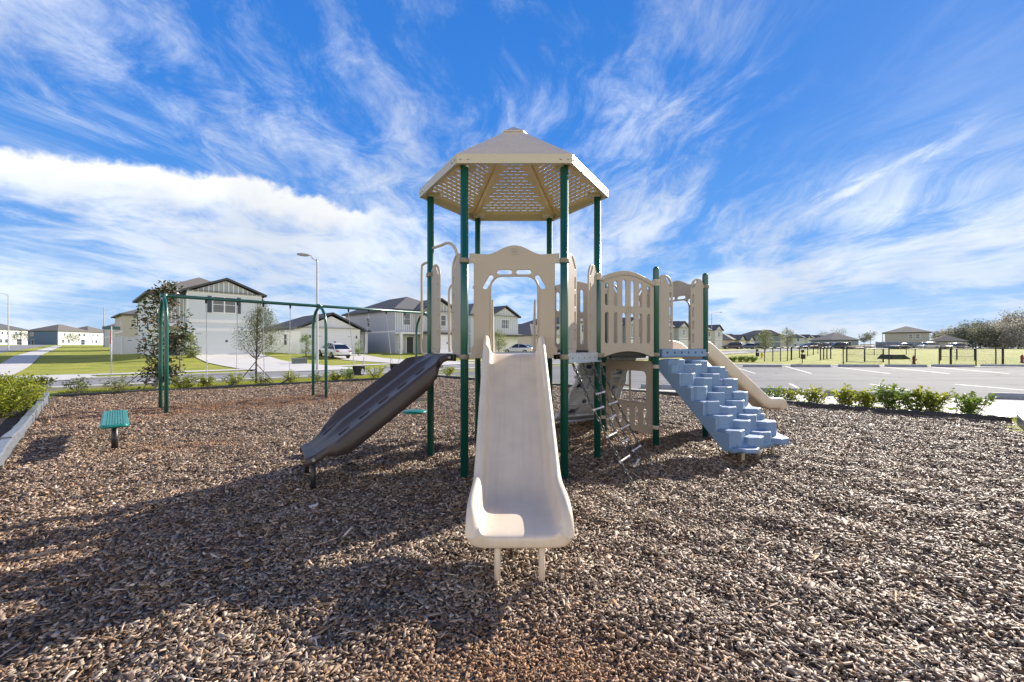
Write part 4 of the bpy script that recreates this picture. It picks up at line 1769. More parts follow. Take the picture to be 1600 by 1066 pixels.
# grey-blue rock wall behind --------------------------------------------
def rock_wall():
    A, B = Q6, Q3                       # seen from outside, left to right
    ex = (Q6 - Q3).normalized()
    n = Vector((-.5, .8660254, 0))
    mid = (Q3 + Q6) / 2
    root = bpy.data.objects.new('rock_climber', None)
    root.empty_display_size = .1
    COL.objects.link(root)
    tpart(root)

    def W(a, b, z):
        q = mid + ex * (a - .42) + n * (b + .04)
        return Vector((q.x, q.y, z))
    NU, NV = 40, 30
    vs = []
    for i in range(NU):
        f = i / (NU - 1)                # 0 top, 1 foot
        for j in range(NV):
            v = -1 + 2 * j / (NV - 1)
            hw = .55 + .08 * f ** 4
            b = .03 + .62 * f + .30 * f ** 8
            z = 1.28 - 1.19 * f
            bump = .045 * math.sin(f * 9 + v * 2) * math.cos(v * 3.3 + f * 2) + .02 * math.sin(f * 21 + v * 9)
            edge = -.12 * max(0, (abs(v) - .86) / .14) ** 2
            q = W(v * hw, b + bump + edge, z)
            vs.append(q)
    idx = np.arange(NU * NV).reshape(NU, NV)
    f_ = np.stack([idx[:-1, :-1], idx[:-1, 1:], idx[1:, 1:], idx[1:, :-1]], -1).reshape(-1, 4)
    o = mesh_np('wall_shell', [tuple(v) for v in vs], f_, M_GREY_PL, root, smooth=True)
    md = o.modifiers.new('solid', 'SOLIDIFY'); md.thickness = .03; md.offset = 0
    # moulded ribs on the tower side
    mb = MB()
    for v in (-.86, -.3, .3, .86):
        pts = [W(v * (.55 + .08 * (k / 10) ** 4), -.015 + .62 * (k / 10) + .30 * (k / 10) ** 8, 1.26 - 1.15 * k / 10) for k in range(11)]
        mb.tube(pts, .03, 8)
    for k in (1, 3, 5, 7, 9):
        f = k / 10
        mb.tube([W(v * .54, -.012 + .62 * f + .30 * f ** 8, 1.28 - 1.19 * f) for v in (-1, -.5, 0, .5, 1)], .026, 8)
    mb.build('ribs', M_GREY_PL, root)
    rnd = random.Random(4)
    for (v, f) in ((-.62, .16), (-.15, .28), (.55, .2), (-.7, .42), (.1, .5), (.62, .48), (-.35, .66), (.4, .72), (-.65, .80)):
        p = W(v * .55, .62 * f - .045, 1.28 - 1.19 * f)
        mb = MB()
        mb.tube([p - n * .015, p + n * .03], [.036, .030], 10)
        q = W(v * .55, .62 * f + .03, 1.28 - 1.19 * f)
        mb.tube([q, q + n * .05, q + n * .085], [.05, .042, .02], 10)
        mb.build('hand_hold', M_HOLD, root)
    # flared foot
    mb = MB()
    pts = [W(-.62, .98, .05), W(-.3, 1.06, .06), W(0, 1.08, .06), W(.3, 1.06, .06), W(.62, .98, .05)]
    mb.tube(pts, [.06, .075, .075, .075, .06], 10)
    mb.build('foot_flare', M_GREY_PL, root)
    entry_pair(Q3, Q6, -1)


rock_wall()


# panel at ground level between the two square bays -----------------------
def ground_panel():
    p0, p1 = Q3, Q2
    M = panel_matrix((p0.x, p0.y), (p1.x, p1.y), 0)
    x0, x1 = .055, HS - .055
    outline = [(x0, .20), (x0 + .05, .17), (x1 - .05, .17), (x1, .20), (x1, 1.16), (x1 - .04, 1.20), (x0 + .04, 1.20), (x0, 1.16)]
    holes = [rrect(.17, .60, HS - .17, 1.06, .08)]
    for i in range(5):
        holes.append(stadium(HS / 2 + (i - 2) * .165, .39, .074, .28))
    o = tplate('ground_panel', outline, holes, .022, M_BEIGE, M, bevel=.005)
    mb = MB()
    for (lo, hi) in (((.555, .60, -.008), (.585, 1.06, .008)), ((.17, .815, -.008), (.555, .84, .008))):
        b = MB().box2(lo, hi)
        mb.add([M @ Vector(v) for v in b.v], b.f)
    tb(mb, 'window_bars', M_BEIGE, o)
    path = [M @ Vector((x, .592, .014)) for x in (.165, .4, .7, HS - .165)]
    tb(MB().tube(path, .012, 8), 'window_ledge', M_BEIGE, o)
    for (a, b) in ((p0, p1), (p1, p0)):
        clamp(a, 1.13, b)
        clamp(a, .28, b)


ground_panel()


# tube handrails and stepping pods on the far left side ----------------------
def rails_and_pods():
    def tube_part(name, pts, r=.0165, m=M_STEELBEIGE, parent=None, smooth_n=6):
        path = spline_pts(pts, smooth_n)
        return tb(MB().tube(path, r, 12), name, m, parent)
    mid = (HX[4] + HX[5]) / 2
    n = Vector((-.8660254, .5, 0))
    ex = (HX[4] - HX[5]).normalized()

    def W(a, b, z):
        q = HX[5] + ex * a + n * b
        return Vector((q.x, q.y, z))
    tube_part('handrail', [W(.10, .05, 1.32), W(.10, .20, 1.32), W(.10, .235, 1.40), W(.10, .235, 1.9), W(.10, .235, 2.42), W(.10, .21, 2.50), W(.10, .12, 2.52)])
    tube_part('handrail', [W(.42, .02, 1.34), W(.42, .03, 1.5), W(.42, .03, 2.0), W(.42, .02, 2.20), W(.44, -.05, 2.28)])
    tube_part('grab_bar', [P(676, 388, 5.62), P(688, 384, 5.50), P(699, 380, 5.36), P(707, 383, 5.24), P(713, 394, 5.18), P(714, 412, 5.15), P(714, 450, 5.13), P(714, 500, 5.13)], .017)
    # pod climber
    pole = Vector((-1.265, 6.78, 0))
    root = bpy.data.objects.new('pod_climber', None)
    root.empty_display_size = .1
    COL.objects.link(root)
    tpart(root)
    MB().cyl((pole.x, pole.y, -.05), (pole.x, pole.y, 1.9), .030, 14).build('pole', M_STEELBEIGE, root)
    for (dx, dy, z) in ((-.20, -.16, .415), (-.26, -.20, .72)):
        c = Vector((pole.x + dx, pole.y + dy, z))
        mb = MB()
        mb.lathe([(.001, .0), (.17, .0), (.185, .012), (.18, .028), (.12, .040), (.001, .044)], c, 22)
        pod = mb.build('pod', M_TEAL, root)
        mid_ = c.lerp(Vector((pole.x, pole.y, z)), .5)
        path = spline_pts([c + Vector((0, 0, .0)), c + Vector((0, 0, -.05)), c + Vector((-dx * .2, -dy * .2, -.10)), Vector((mid_.x, mid_.y, z - .125)), Vector((pole.x, pole.y, z - .125))], 5)
        MB().tube(path, .014, 10).build('bracket', M_STEELBEIGE, root)
    # stair with side rails at the back
    for sgn in (-1, 1):
        x = HC.x + .32 * sgn
        pts = [(6.62, 1.33), (7.45, .55), (7.45, 1.15), (6.70, 2.08), (6.62, 2.12)]
        vs = [Vector((x - .012, y, z)) for y, z in pts] + [Vector((x + .012, y, z)) for y, z in pts]
        k = len(pts)
        fs = [tuple(range(k)), tuple(range(2 * k - 1, k - 1, -1))] + [((i + 1) % k, i, k + i, k + (i + 1) % k) for i in range(k)]
        tb(MB().add(vs, fs), 'stair_side', M_BEIGE, bevel=.004)
    for k in range(5):
        tb(MB().box((HC.x, 6.72 + k * .19, 1.12 - k * .22), (.60, .20, .035)), 'stair_tread', M_DECK, bevel=.004)
    clamp(HX[5], 2.325, HX[0])
    clamp(HX[4], 2.285, HX[5])
    clamp(HX[3], 2.285, Q3)


rails_and_pods()

# ================================================================= SWINGS, BENCH
BEAM0, BEAMD = Vector((-7.77, 9.80, 0)), Vector((1, 1, 0)).normalized()
BEAM_Z = 2.56
BAY = 3.42


def beam_at(px):
    """point of the beam seen at photo column px"""
    m = (px - 800) / FPX
    # (x0 + k dx) = m (y0 + k dy)
    k = (m * BEAM0.y - BEAM0.x) / (BEAMD.x - m * BEAMD.y)
    return k


def swing_frame():
    t = empty('swing_frame', BEAM0, R(45), 'green tubular steel swing frame with three arched supports and two bays', 'swing set')
    mb = MB().tube([(-.06, 0, BEAM_Z), (BAY, 0, BEAM_Z - .005), (2 * BAY + .04, 0, BEAM_Z)], .040, 16)
    mb.build('beam', M_GREEN, t)
    r = .45
    for i in range(3):
        x = i * BAY
        path = [(x, -r, -.1), (x, -r, 1.0), (x, -r, BEAM_Z - .04 - .62)]
        for k in range(1, 16):
            a = math.pi * k / 16
            path.append((x, -r * math.cos(a), BEAM_Z - .045 - .62 + .62 * math.sin(a)))
        path += [(x, r, BEAM_Z - .04 - .62), (x, r, 1.0), (x, r, -.1)]
        MB().tube(path, .0385, 16).build('arch_leg', M_GREEN, t)
        mb = MB()
        mb.cyl((x - .06, 0, BEAM_Z), (x + .06, 0, BEAM_Z), .050, 16)
        mb.build('beam_collar', M_GREEN, t)
    return t


sframe = swing_frame()


def seat_belt(k0, k1, zs, label, i):
    kc = (k0 + k1) / 2
    c = BEAM0 + BEAMD * kc
    t = empty('belt_swing', (c.x, c.y, 0), R(45), label, 'swing', 'belt swings on the near bay of the frame')
    hw = (k1 - k0) / 2
    sw = hw * .94
    for sgn in (-1, 1):
        mb = MB()
        mb.cyl((sgn * hw, 0, BEAM_Z - .035), (sgn * hw, 0, BEAM_Z - .12), .028, 12, .018)
        mb.build('hanger', M_BLACKMET, t)
        mb = MB()
        link_chain(mb, [(sgn * hw, 0, BEAM_Z - .12), (sgn * sw, 0, zs + .02)], .055, .032, .0058, 6, 4)
        mb.build('chain', M_CHAINL, t)
    vs, fs = [], []
    n = 16
    for j in range(n + 1):
        f = -1 + 2 * j / n
        x = f * sw
        z = zs - .16 * (1 - abs(f) ** 2.1)
        w = .075 * (1 - .45 * abs(f) ** 3)
        tz = -.012
        for (y, dz) in ((-w, 0), (w, 0), (w, tz), (-w, tz)):
            vs.append((x, y, z + dz))
    for j in range(n):
        for k in range(4):
            fs.append((j * 4 + k, j * 4 + (k + 1) % 4, (j + 1) * 4 + (k + 1) % 4, (j + 1) * 4 + k))
    fs += [(3, 2, 1, 0), tuple(n * 4 + k for k in range(4))]
    MB().add(vs, fs, True).build('seat', M_BLACK, t)
    for sgn in (-1, 1):
        MB().tube([(sgn * sw, -.045, zs - .01), (sgn * sw * 1.0, 0, zs + .045), (sgn * sw, .045, zs - .01)], .006, 6).build('seat_ring', M_CHAINL, t)
    return t


def bucket(k0, k1, zs, label):
    kc = (k0 + k1) / 2
    c = BEAM0 + BEAMD * kc
    t = empty('bucket_swing', (c.x, c.y, 0), R(45), label, 'swing', 'bucket swings on the far bay of the frame')
    hw = (k1 - k0) / 2
    bw = .135
    for sgn in (-1, 1):
        mb = MB()
        mb.cyl((sgn * hw, 0, BEAM_Z - .035), (sgn * hw, 0, BEAM_Z - .12), .028, 12, .018)
        mb.build('hanger', M_BLACKMET, t)
        mb = MB()
        link_chain(mb, [(sgn * hw, 0, BEAM_Z - .12), (sgn * (bw + .03), 0, zs + .42)], .055, .032, .0058, 6, 4)
        link_chain(mb, [(sgn * (bw + .03), 0, zs + .42), (sgn * bw, .09, zs + .14)], .055, .032, .0058, 6, 4)
        link_chain(mb, [(sgn * (bw + .03), 0, zs + .42), (sgn * bw, -.09, zs + .14)], .055, .032, .0058, 6, 4)
        mb.build('chain', M_CHAINL, t)
    # bucket with two leg openings: rim band, front and back straps, crotch strap
    o = plate('front_panel', [(-bw, .14), (-bw * .95, .02), (-.085, -.12), (.085, -.12), (bw * .95, .02), (bw, .14)],
              [stadium(-.062, -.01, .095, .18, ang=0), stadium(.062, -.01, .095, .18, ang=0)], .02, M_BLACK, t,
              Matrix.Translation((0, -.10, zs)) @ Matrix.Rotation(R(90), 4, 'X'))
    plate('back_panel', [(-bw, .15), (-bw * .95, .02), (-.085, -.12), (.085, -.12), (bw * .95, .02), (bw, .15)],
          [], .02, M_BLACK, t, Matrix.Translation((0, .10, zs)) @ Matrix.Rotation(R(90), 4, 'X'))
    mb = MB()
    mb.tube([(-bw, -.10, zs + .14), (bw, -.10, zs + .14), (bw, .10, zs + .14), (-bw, .10, zs + .14)], .016, 8, closed=True)
    mb.box((0, 0, zs - .115), (.17, .21, .022))
    mb.build('rim', M_BLACK, t)
    return t


ks = [beam_at(p) for p in (322, 371, 411.5, 453.5, 544.5, 576.4, 603.4, 632.5)]
seat_belt(ks[0], ks[1], .60, 'black belt swing on long chains nearest the magnolia tree', 0)
seat_belt(ks[2], ks[3], .62, 'black belt swing hanging beside the middle arch of the frame', 1)
bucket(ks[4], ks[5], .71, 'black toddler bucket swing with leg holes beside the middle arch')
bucket(ks[6], ks[7], .74, 'black toddler bucket swing partly hidden behind the dark brown ramp')


def bench():
    c0 = Vector((-5.89, 6.52, 0))
    t = empty('bench', c0, R(132), 'backless teal metal bench on dark pedestals standing in the mulch', 'bench')
    L, W, zt = 1.80, .255, .365
    poly = rrect(-L / 2, -W / 2, L / 2, W / 2, .055, 6)
    holes = []
    for j in range(7):
        for i in range(9):
            holes.append(stadium(-L / 2 + .11 + i * (L - .22) / 8, -W / 2 + .042 + j * (W - .084) / 6, .155, .016, 3))
    plate('seat', poly, holes, .014, M_TEAL, t, Matrix.Translation((0, 0, zt)), bevel=.004)
    path = [(x, y, zt - .018) for x, y in poly]
    o = MB().tube(path, .022, 10, closed=True).build('seat_rim', M_TEAL, t)
    for x in (-L * .30, L * .30):
        mb = MB()
        mb.cyl((x, 0, -.1), (x, 0, zt - .03), .038, 18)
        mb.build('pedestal', M_BLACKMET, t)
        MB().box((x, 0, zt - .022), (.09, W - .05, .022)).build('cross_arm', M_BLACKMET, t, bevel=.003)
    return t


bench()

# ================================================================= STREET FURNITURE
M_LAMP = mat('grey_lamp_pole', (.42, .43, .44), .5, metal=.2)


def street_lamp(px_base, d, h, label, arm_dir, arm_len=.95, tilt=0.0):
    x = (px_base - 800) / FPX * d
    z = H(x, d)
    t = empty('street_lamp', (x, d, z), math.atan2(arm_dir[1], arm_dir[0]), label, 'street lamp', 'street lamps')
    mb = MB().tube([(0, 0, -.2), (0, 0, .4), (0, 0, h - .2), (0, 0, h - .02)], [.085, .08, .055, .05], 14)
    mb.build('pole', M_LAMP, t)
    MB().tube([(0, 0, h - .12), (.25, 0, h + .02), (arm_len * .6, 0, h + .16), (arm_len, 0, h + .20)], [.035, .032, .03, .03], 10).build('arm', M_LAMP, t)
    mb = MB()
    mb.add(*loft([(arm_len - .1, .10, .05, h + .19), (arm_len + .1, .16, .075, h + .185), (arm_len + .35, .17, .07, h + .19), (arm_len + .55, .10, .04, h + .20)]))
    mb.build('lamp_head', mat('lamp_head_grey', (.30, .31, .32), .5), t, bevel=.01)
    return t


def loft(st):
    """stations (x, half width, half height, z) -> boxy lofted body"""
    vs, fs = [], []
    for (x, w, hh, z) in st:
        for (a, b) in ((-1, -.6), (-.7, -1), (.7, -1), (1, -.6), (1, .6), (.7, 1), (-.7, 1), (-1, .6)):
            vs.append((x, a * w, z + b * hh))
    for i in range(len(st) - 1):
        for k in range(8):
            fs.append((i * 8 + k, i * 8 + (k + 1) % 8, (i + 1) * 8 + (k + 1) % 8, (i + 1) * 8 + k))
    fs.append(tuple(range(7, -1, -1)))
    fs.append(tuple((len(st) - 1) * 8 + k for k in range(8)))
    return vs, fs


street_lamp(495.5, 26.6, 6.75, 'tall grey street lamp standing behind the swing frame', (-1, -.45), .55)
street_lamp(13.0, 62.0, 7.9, 'grey street lamp at the far left edge beside the side street', (-1, -.1), 1.2)
street_lamp(1112, 95.0, 7.9, 'small distant street lamp rising above the houses behind the blue steps', (1, .0), 1.8)

M_UPOLE = mat('utility_pole_wood', (.34, .34, .35), .9)


def utility_pole(px, d, ytop, label, cross=True):
    x = (px - 800) / FPX * d
    z = H(x, d)
    h = EYE - (ytop - 544) / FPX * d - z
    t = empty('utility_pole', (x, d, z), 0, label, 'pole', 'slim distant poles')
    MB().tube([(0, 0, -.2), (0, 0, h)], [.14, .09], 10).build('shaft', M_UPOLE, t)
    if cross:
        mb = MB().box((0, 0, h - .5), (1.0, .1, .1))
        for xx in (-.45, .45):
            mb.cyl((xx, 0, h - .45), (xx, 0, h - .2), .04, 8)
        mb.build('crossarm', M_UPOLE, t)


utility_pole(162.5, 110, 481, 'thin pale pole rising behind the white vinyl fence', False)
utility_pole(1229, 150, 511, 'thin pole beside the grey-blue two-storey house')
utility_pole(1379, 160, 519, 'thin pole left of the tan two-storey house at right')


def text_mesh(body, size, M, m, name, parent, ext=.003):
    cu = bpy.data.curves.new(name, 'FONT')
    cu.body = body
    cu.size = size
    cu.extrude = ext
    cu.align_x = 'CENTER'
    cu.align_y = 'CENTER'
    tmp = bpy.data.objects.new('tmp', cu)
    COL.objects.link(tmp)
    dg = bpy.context.evaluated_depsgraph_get()
    me = bpy.data.meshes.new_from_object(tmp.evaluated_get(dg))
    bpy.data.objects.remove(tmp)
    me.name = name
    me.materials.clear(); me.materials.append(m)
    me.transform(M)
    o = bpy.data.objects.new(name, me)
    COL.objects.link(o)
    o.parent = parent
    return o


def street_sign():
    g = G(174, 584.5)
    t = empty('street_sign', g, R(45), 'grey post with red octagonal sign seen edge-on and green name blade', 'street sign')
    MB().cyl((0, 0, -.2), (0, 0, 2.55), .030, 10).build('post', M_LAMP, t)
    red = mat('sign_red', (.45, .012, .015), .4)
    gr = mat('sign_green', (.035, .12, .11), .4)
    oct_ = [(.38 * math.cos(R(22.5 + 45 * k)), .38 * math.sin(R(22.5 + 45 * k))) for k in range(8)]
    M = Matrix.Translation((-.045, 0, 1.95)) @ Matrix.Rotation(R(-90), 4, 'Z') @ Matrix.Rotation(R(90), 4, 'X')
    o = plate('octagon', oct_, [], .008, red, t, M, .001)
    text_mesh('STOP', .25, M @ Matrix.Translation((0, 0, .006)), M_WHITE, 'lettering', o, .001)
    mb = MB().box((0, .0, 2.45), (.70, .012, .17))
    mb.build('name_blade', gr, t)
    return t


street_sign()


def hydrant(px, py, label, colr, name):
    g = G(px, py)
    t = empty('fire_hydrant', g, .3, label, 'fire hydrant')
    m = mat('hydrant_' + name, colr, .45)
    MB().lathe([(.12, 0), (.12, .04), (.085, .05), (.08, .42), (.10, .43), (.10, .46), (.085, .50), (.05, .56), (.025, .58), (.025, .62), (.0001, .62)], (0, 0, 0), 16).build('barrel', m, t)
    mb = MB()
    mb.cyl((-.15, 0, .34), (.15, 0, .34), .045, 12)
    mb.cyl((0, -.16, .32), (0, 0, .32), .06, 12)
    mb.build('outlets', m, t)


hydrant(1428, 568.6, 'small dark red fire hydrant on the grass behind the far wheel stops', (.13, .018, .02), 'dark_red')
hydrant(1597, 567.0, 'red-brown fire hydrant at the far right edge of the field', (.19, .05, .035), 'red_brown')
hydrant(1190.5, 560, 'yellow fire hydrant beside the black fence corner', (.62, .42, .03), 'yellow')
hydrant(152.5, 546.2, 'red fire hydrant on the far grass left of the vinyl fence', (.50, .04, .03), 'red')


def waste_station(px, py, h, label):
    g = G(px, py)
    t = empty('waste_station', g, 0, label, 'waste station')
    MB().cyl((0, 0, -.1), (0, 0, h), .03, 8).build('post', M_BLACKMET, t)
    MB().box((0, -.10, h * .50), (.26, .2, h * .36)).build('bin', M_BLACK, t, bevel=.03)
    MB().box((0, -.05, h - .12), (.20, .10, .20)).build('bag_box', M_BLACK, t, bevel=.01)


waste_station(1253.5, 568, 1.05, 'black dog waste station post standing in front of the fence')
waste_station(1182.5, 562.5, 1.0, 'black bin post left of the fence corner near the yellow hydrant')


# wheel stops ---------------------------------------------------------------
def wheel_stop_proto():
    prof = [(-.075, 0), (-.075, .07), (-.05, .12), (.05, .12), (.075, .07), (.075, 0)]
    n = len(prof)
    L = 1.0
    vs = []
    for x in (-L, -L + .05, L - .05, L):
        for (y, z) in prof:
            k = .82 if abs(x) == L else 1
            vs.append((x, y * k, z * (k if z else 1)))
    fs = []
    for i in range(3):
        for k in range(n - 1):
            fs.append((i * n + k, i * n + k + 1, (i + 1) * n + k + 1, (i + 1) * n + k))
    fs += [tuple(range(n - 1, -1, -1)), tuple(3 * n + k for k in range(n))]
    o = MB().add(vs, fs).build('wheel_stop', M_STOP, bevel=.008)
    return o


ws = wheel_stop_proto()
stops = [(1191, 'far'), (1266.5, 'far'), (1341.5, 'far'), (1415, 'far'), (1489, 'far'), (1567, 'far'), (1646, 'far')]
first = True
ang = math.atan2(-.349, .937)
for i, (px, row) in enumerate(stops):
    g = G(px, 573.8)
    o = ws if first else ws.copy()
    if not first:
        COL.objects.link(o)
    first = False
    o.location = g + Vector((0, 0, .016))
    o.rotation_euler = (0, 0, ang * .55)
    k = 2.28 / 2.0
    o.scale = (k, 1.35, 1.35)
    tag(o, f'grey concrete wheel stop in the far parking row, {ORD[i]} from the left', 'wheel stop', 'wheel stops of the far parking row')
for i, (px, py, why) in enumerate(((1036, 608.4, 'under the deck between the green posts'), (1198, 613.5, 'behind the exit of the far slide'), (1350, 621, 'behind the middle bushes'), (1590, 624, 'at the right edge of the picture'))):
    g = G(px, py)
    o = ws.copy()
    COL.objects.link(o)
    o.location = g + Vector((0, 0, .016))
    o.rotation_euler = (0, 0, ang)
    o.scale = (.95 if i else .72, 1.2, 1.2)
    if i == 3:
        o.scale = (.95, 1.25, 1.25)
        o.location += Vector((.35, -.13, 0))
    tag(o, f'grey concrete wheel stop in the near parking row, {why}', 'wheel stop', 'wheel stops of the near parking row')


# ================================================================= FENCES
M_FENCE = mat('black_fence_steel', (.012, .012, .012), .5)


def mesh_fabric():
    if 'fence_fabric' in MATS:
        return MATS['fence_fabric']
    m = bpy.data.materials.new('fence_fabric')
    m.use_nodes = True
    N, L = m.node_tree.nodes, m.node_tree.links
    b = N['Principled BSDF']
    b.inputs['Base Color'].default_value = (.012, .012, .012, 1)
    tc = N.new('ShaderNodeTexCoord')
    outs = []
    for s_ in (1, -1):
        mp = N.new('ShaderNodeMapping')
        mp.inputs['Rotation'].default_value = (0, R(45 * s_), 0)
        L.new(tc.outputs['Object'], mp.inputs['Vector'])
        sp = N.new('ShaderNodeSeparateXYZ')
        L.new(mp.outputs[0], sp.inputs[0])
        a = N.new('ShaderNodeMath'); a.operation = 'DIVIDE'; a.inputs[1].default_value = .06
        L.new(sp.outputs[0], a.inputs[0])
        f = N.new('ShaderNodeMath'); f.operation = 'FRACT'
        L.new(a.outputs[0], f.inputs[0])
        c = N.new('ShaderNodeMath'); c.operation = 'LESS_THAN'; c.inputs[1].default_value = .045
        L.new(f.outputs[0], c.inputs[0])
        outs.append(c.outputs[0])
    mx = N.new('ShaderNodeMath'); mx.operation = 'MAXIMUM'
    L.new(outs[0], mx.inputs[0]); L.new(outs[1], mx.inputs[1])
    L.new(mx.outputs[0], b.inputs['Alpha'])
    MATS['fence_fabric'] = m
    return m


def chain_fence(name, pts, h, label, post_r=.035, gate=None, extra_rails=()):
    """pts: ground points of the posts in order"""
    t = empty(name, pts[0], 0, label, 'fence')
    o0 = Vector(pts[0])
    for p in pts:
        q = Vector(p) - o0
        MB().cyl((q.x, q.y, q.z - .2), (q.x, q.y, q.z + h + .03), post_r, 10).build('post', M_FENCE, t)
    mb = MB()
    for a, b in zip(pts, pts[1:]):
        a, b = Vector(a) - o0, Vector(b) - o0
        for z in (h,) + tuple(extra_rails):
            mb.cyl((a.x, a.y, a.z + z), (b.x, b.y, b.z + z), .024 if z == h else .012, 8)
    mb.build('rail', M_FENCE, t)
    mb = MB()
    for a, b in zip(pts, pts[1:]):
        a, b = Vector(a) - o0, Vector(b) - o0
        mb.add([(a.x, a.y, a.z + .04), (b.x, b.y, b.z + .04), (b.x, b.y, b.z + h), (a.x, a.y, a.z + h)], [(0, 1, 2, 3)])
    mb.build('wire_mesh', mesh_fabric(), t)
    return t


FH = 1.13


def FP(px, d):
    x = (px - 800) / FPX * d
    return Vector((x, d, H(x, d)))


chain_fence('chain_link_fence', [FP(1194.5, 37), FP(1207.5, 37.3), FP(1219.5, 37.6), FP(1230.5, 37.8), FP(1236, 39.5)], FH,
            'short run of black chain-link fence nearest the yellow hydrant')
chain_fence('chain_link_fence', [FP(1237, 39.5), FP(1249, 44), FP(1262, 50), FP(1271, 54), FP(1278, 60)], FH,
            'black chain-link fence running away behind the dog waste station', .045)
chain_fence('chain_link_fence', [FP(1282, 39), FP(1287, 40), FP(1292, 41), FP(1298, 42)], FH, 'cluster of black gate posts in the middle of the dog park fence', .05)
chain_fence('chain_link_fence', [FP(1317.5, 30.6), FP(1389, 30.2), FP(1467.6, 30.0), FP(1525, 29.8), FP(1556, 29.6), FP(1640, 29.0)], FH,
            'front run of black chain-link fence behind the far wheel stops')
chain_fence('chain_link_fence', [FP(1323, 35.5), FP(1351, 35.5), FP(1380, 34.5)], FH, 'black fence bay with middle rail behind the front fence, left', .05, extra_rails=(.05, .62))
chain_fence('chain_link_fence', [FP(1470, 38.5), FP(1495, 39), FP(1523, 38)], FH, 'black fence bay with top and bottom rails right of the dark red hydrant', .05, extra_rails=(.30, .92))
chain_fence('chain_link_fence', [FP(1298, 42), FP(1366, 52), FP(1416, 55), FP(1430, 36)], FH, 'rear run of black chain-link fence around the low dark mound')
chain_fence('chain_link_fence', [FP(1485.6, 30.3), FP(1567, 30.2)], FH, 'thick gate posts in the front fence at right', .06)


def vinyl_fence():
    t0_ = 60.0
    a, b = ST(2.75, t0_), ST(4.93, t0_)
    z = H(a.x, a.y)
    m = mat('white_vinyl', (.66, .69, .74), .35)
    t = empty('vinyl_fence', (a.x, a.y, z), R(45), 'white vinyl privacy fence beside the grey two-storey house', 'fence')
    L = (b - a).length
    mb = MB()
    n = int(L / .15)
    for i in range(n):
        mb.box((L * (i + .5) / n, 0, .95), (L / n - .006, .03, 1.75))
    mb.build('boards', m, t)
    mb = MB().box((L / 2, 0, 1.80), (L, .06, .10)).box((L / 2, 0, .12), (L, .06, .14))
    mb.build('rails', m, t, bevel=.006)
    for x in (0, L * .37, L * .98):
        MB().box((x, -.01, .95), (.13, .13, 1.95)).lathe([(.0, 0), (.0, 0)], (x, 0, 1.9), 4).build('post', M_WHITE, t, bevel=.008)
    return t


vinyl_fence()

# ================================================================= HOUSES
def hpart(mb, name, m, t, **kw):
    return mb.build(name, m, t, **kw)


def window(t, face, u, z, w, h, W=0, D=0, proud=0.0, shutters=False, split='single'):
    """face: 'front' (v=proud), 'left' (u=proud), 'right' (u=proud)"""
    def B(mb, u0, u1, z0, z1, d0, d1):
        if face == 'front':
            mb.box2((u0, proud - d1, z0), (u1, proud - d0, z1))
        elif face == 'left':
            mb.box2((proud - d1, u0, z0), (proud - d0, u1, z1))
        else:
            mb.box2((proud + d0, u0, z0), (proud + d1, u1, z1))
    mb = MB()
    f = .085
    B(mb, u - w / 2 - f, u + w / 2 + f, z + h, z + h + f, .0, .045)
    B(mb, u - w / 2 - f, u + w / 2 + f, z - f, z, .0, .045)
    B(mb, u - w / 2 - f, u - w / 2, z, z + h, .0, .045)
    B(mb, u + w / 2, u + w / 2 + f, z, z + h, .0, .045)
    o = mb.build('window', M_WHITE, t)
    mb = MB()
    B(mb, u - w / 2, u + w / 2, z, z + h, .004, .012)
    mb.build('pane', M_GLASS, o)
    mb = MB()
    B(mb, u - w / 2, u + w / 2, z + h / 2 - .022, z + h / 2 + .022, .012, .035)
    if split == 'double':
        B(mb, u - .05, u + .05, z, z + h, .012, .038)
    mb.build('sash', M_WHITE, o)
    if shutters:
        for sgn in (-1, 1):
            mb = MB()
            c = u + sgn * (w / 2 + f + .20)
            B(mb, c - .17, c + .17, z - .06, z + h + .06, .0, .035)
            for k in range(9):
                zz = z + (h) * (k + .5) / 9
                B(mb, c - .13, c + .13, zz - .04, zz + .04, .035, .042)
            mb.build('shutter', M_SHUTTER, t)
    return o


def garage(t, u0, u1, z1, proud, m, panels=4):
    mb = MB().box2((u0 - .11, proud - .035, 0), (u0, proud, z1 + .12)).box2((u1, proud - .035, 0), (u1 + .11, proud, z1 + .12)).box2((u0, proud - .035, z1), (u1, proud, z1 + .12))
    o = mb.build('garage_door', M_WHITE, t)
    mb = MB()
    hh = z1 / panels
    for k in range(panels):
        mb.box2((u0, proud - .018, k * hh + .006), (u1, proud - .004, (k + 1) * hh - .006))
    mb.build('door_leaf', m, o)
    um = (u0 + u1) / 2
    MB().box2((um - .10, proud - .03, hh * 2 + .1), (um + .10, proud - .018, hh * 2 + .3)).build('pull_handle', M_FASCIA, o)
    for (a, b) in ((u0 + .06, u0 + .5), (u1 - .5, u1 - .06)):
        for z in (hh * .5, hh * 3.5):
            MB().box2((a, proud - .03, z), (b, proud - .018, z + .035)).build('hinge_strap', M_FASCIA, o)
    return o


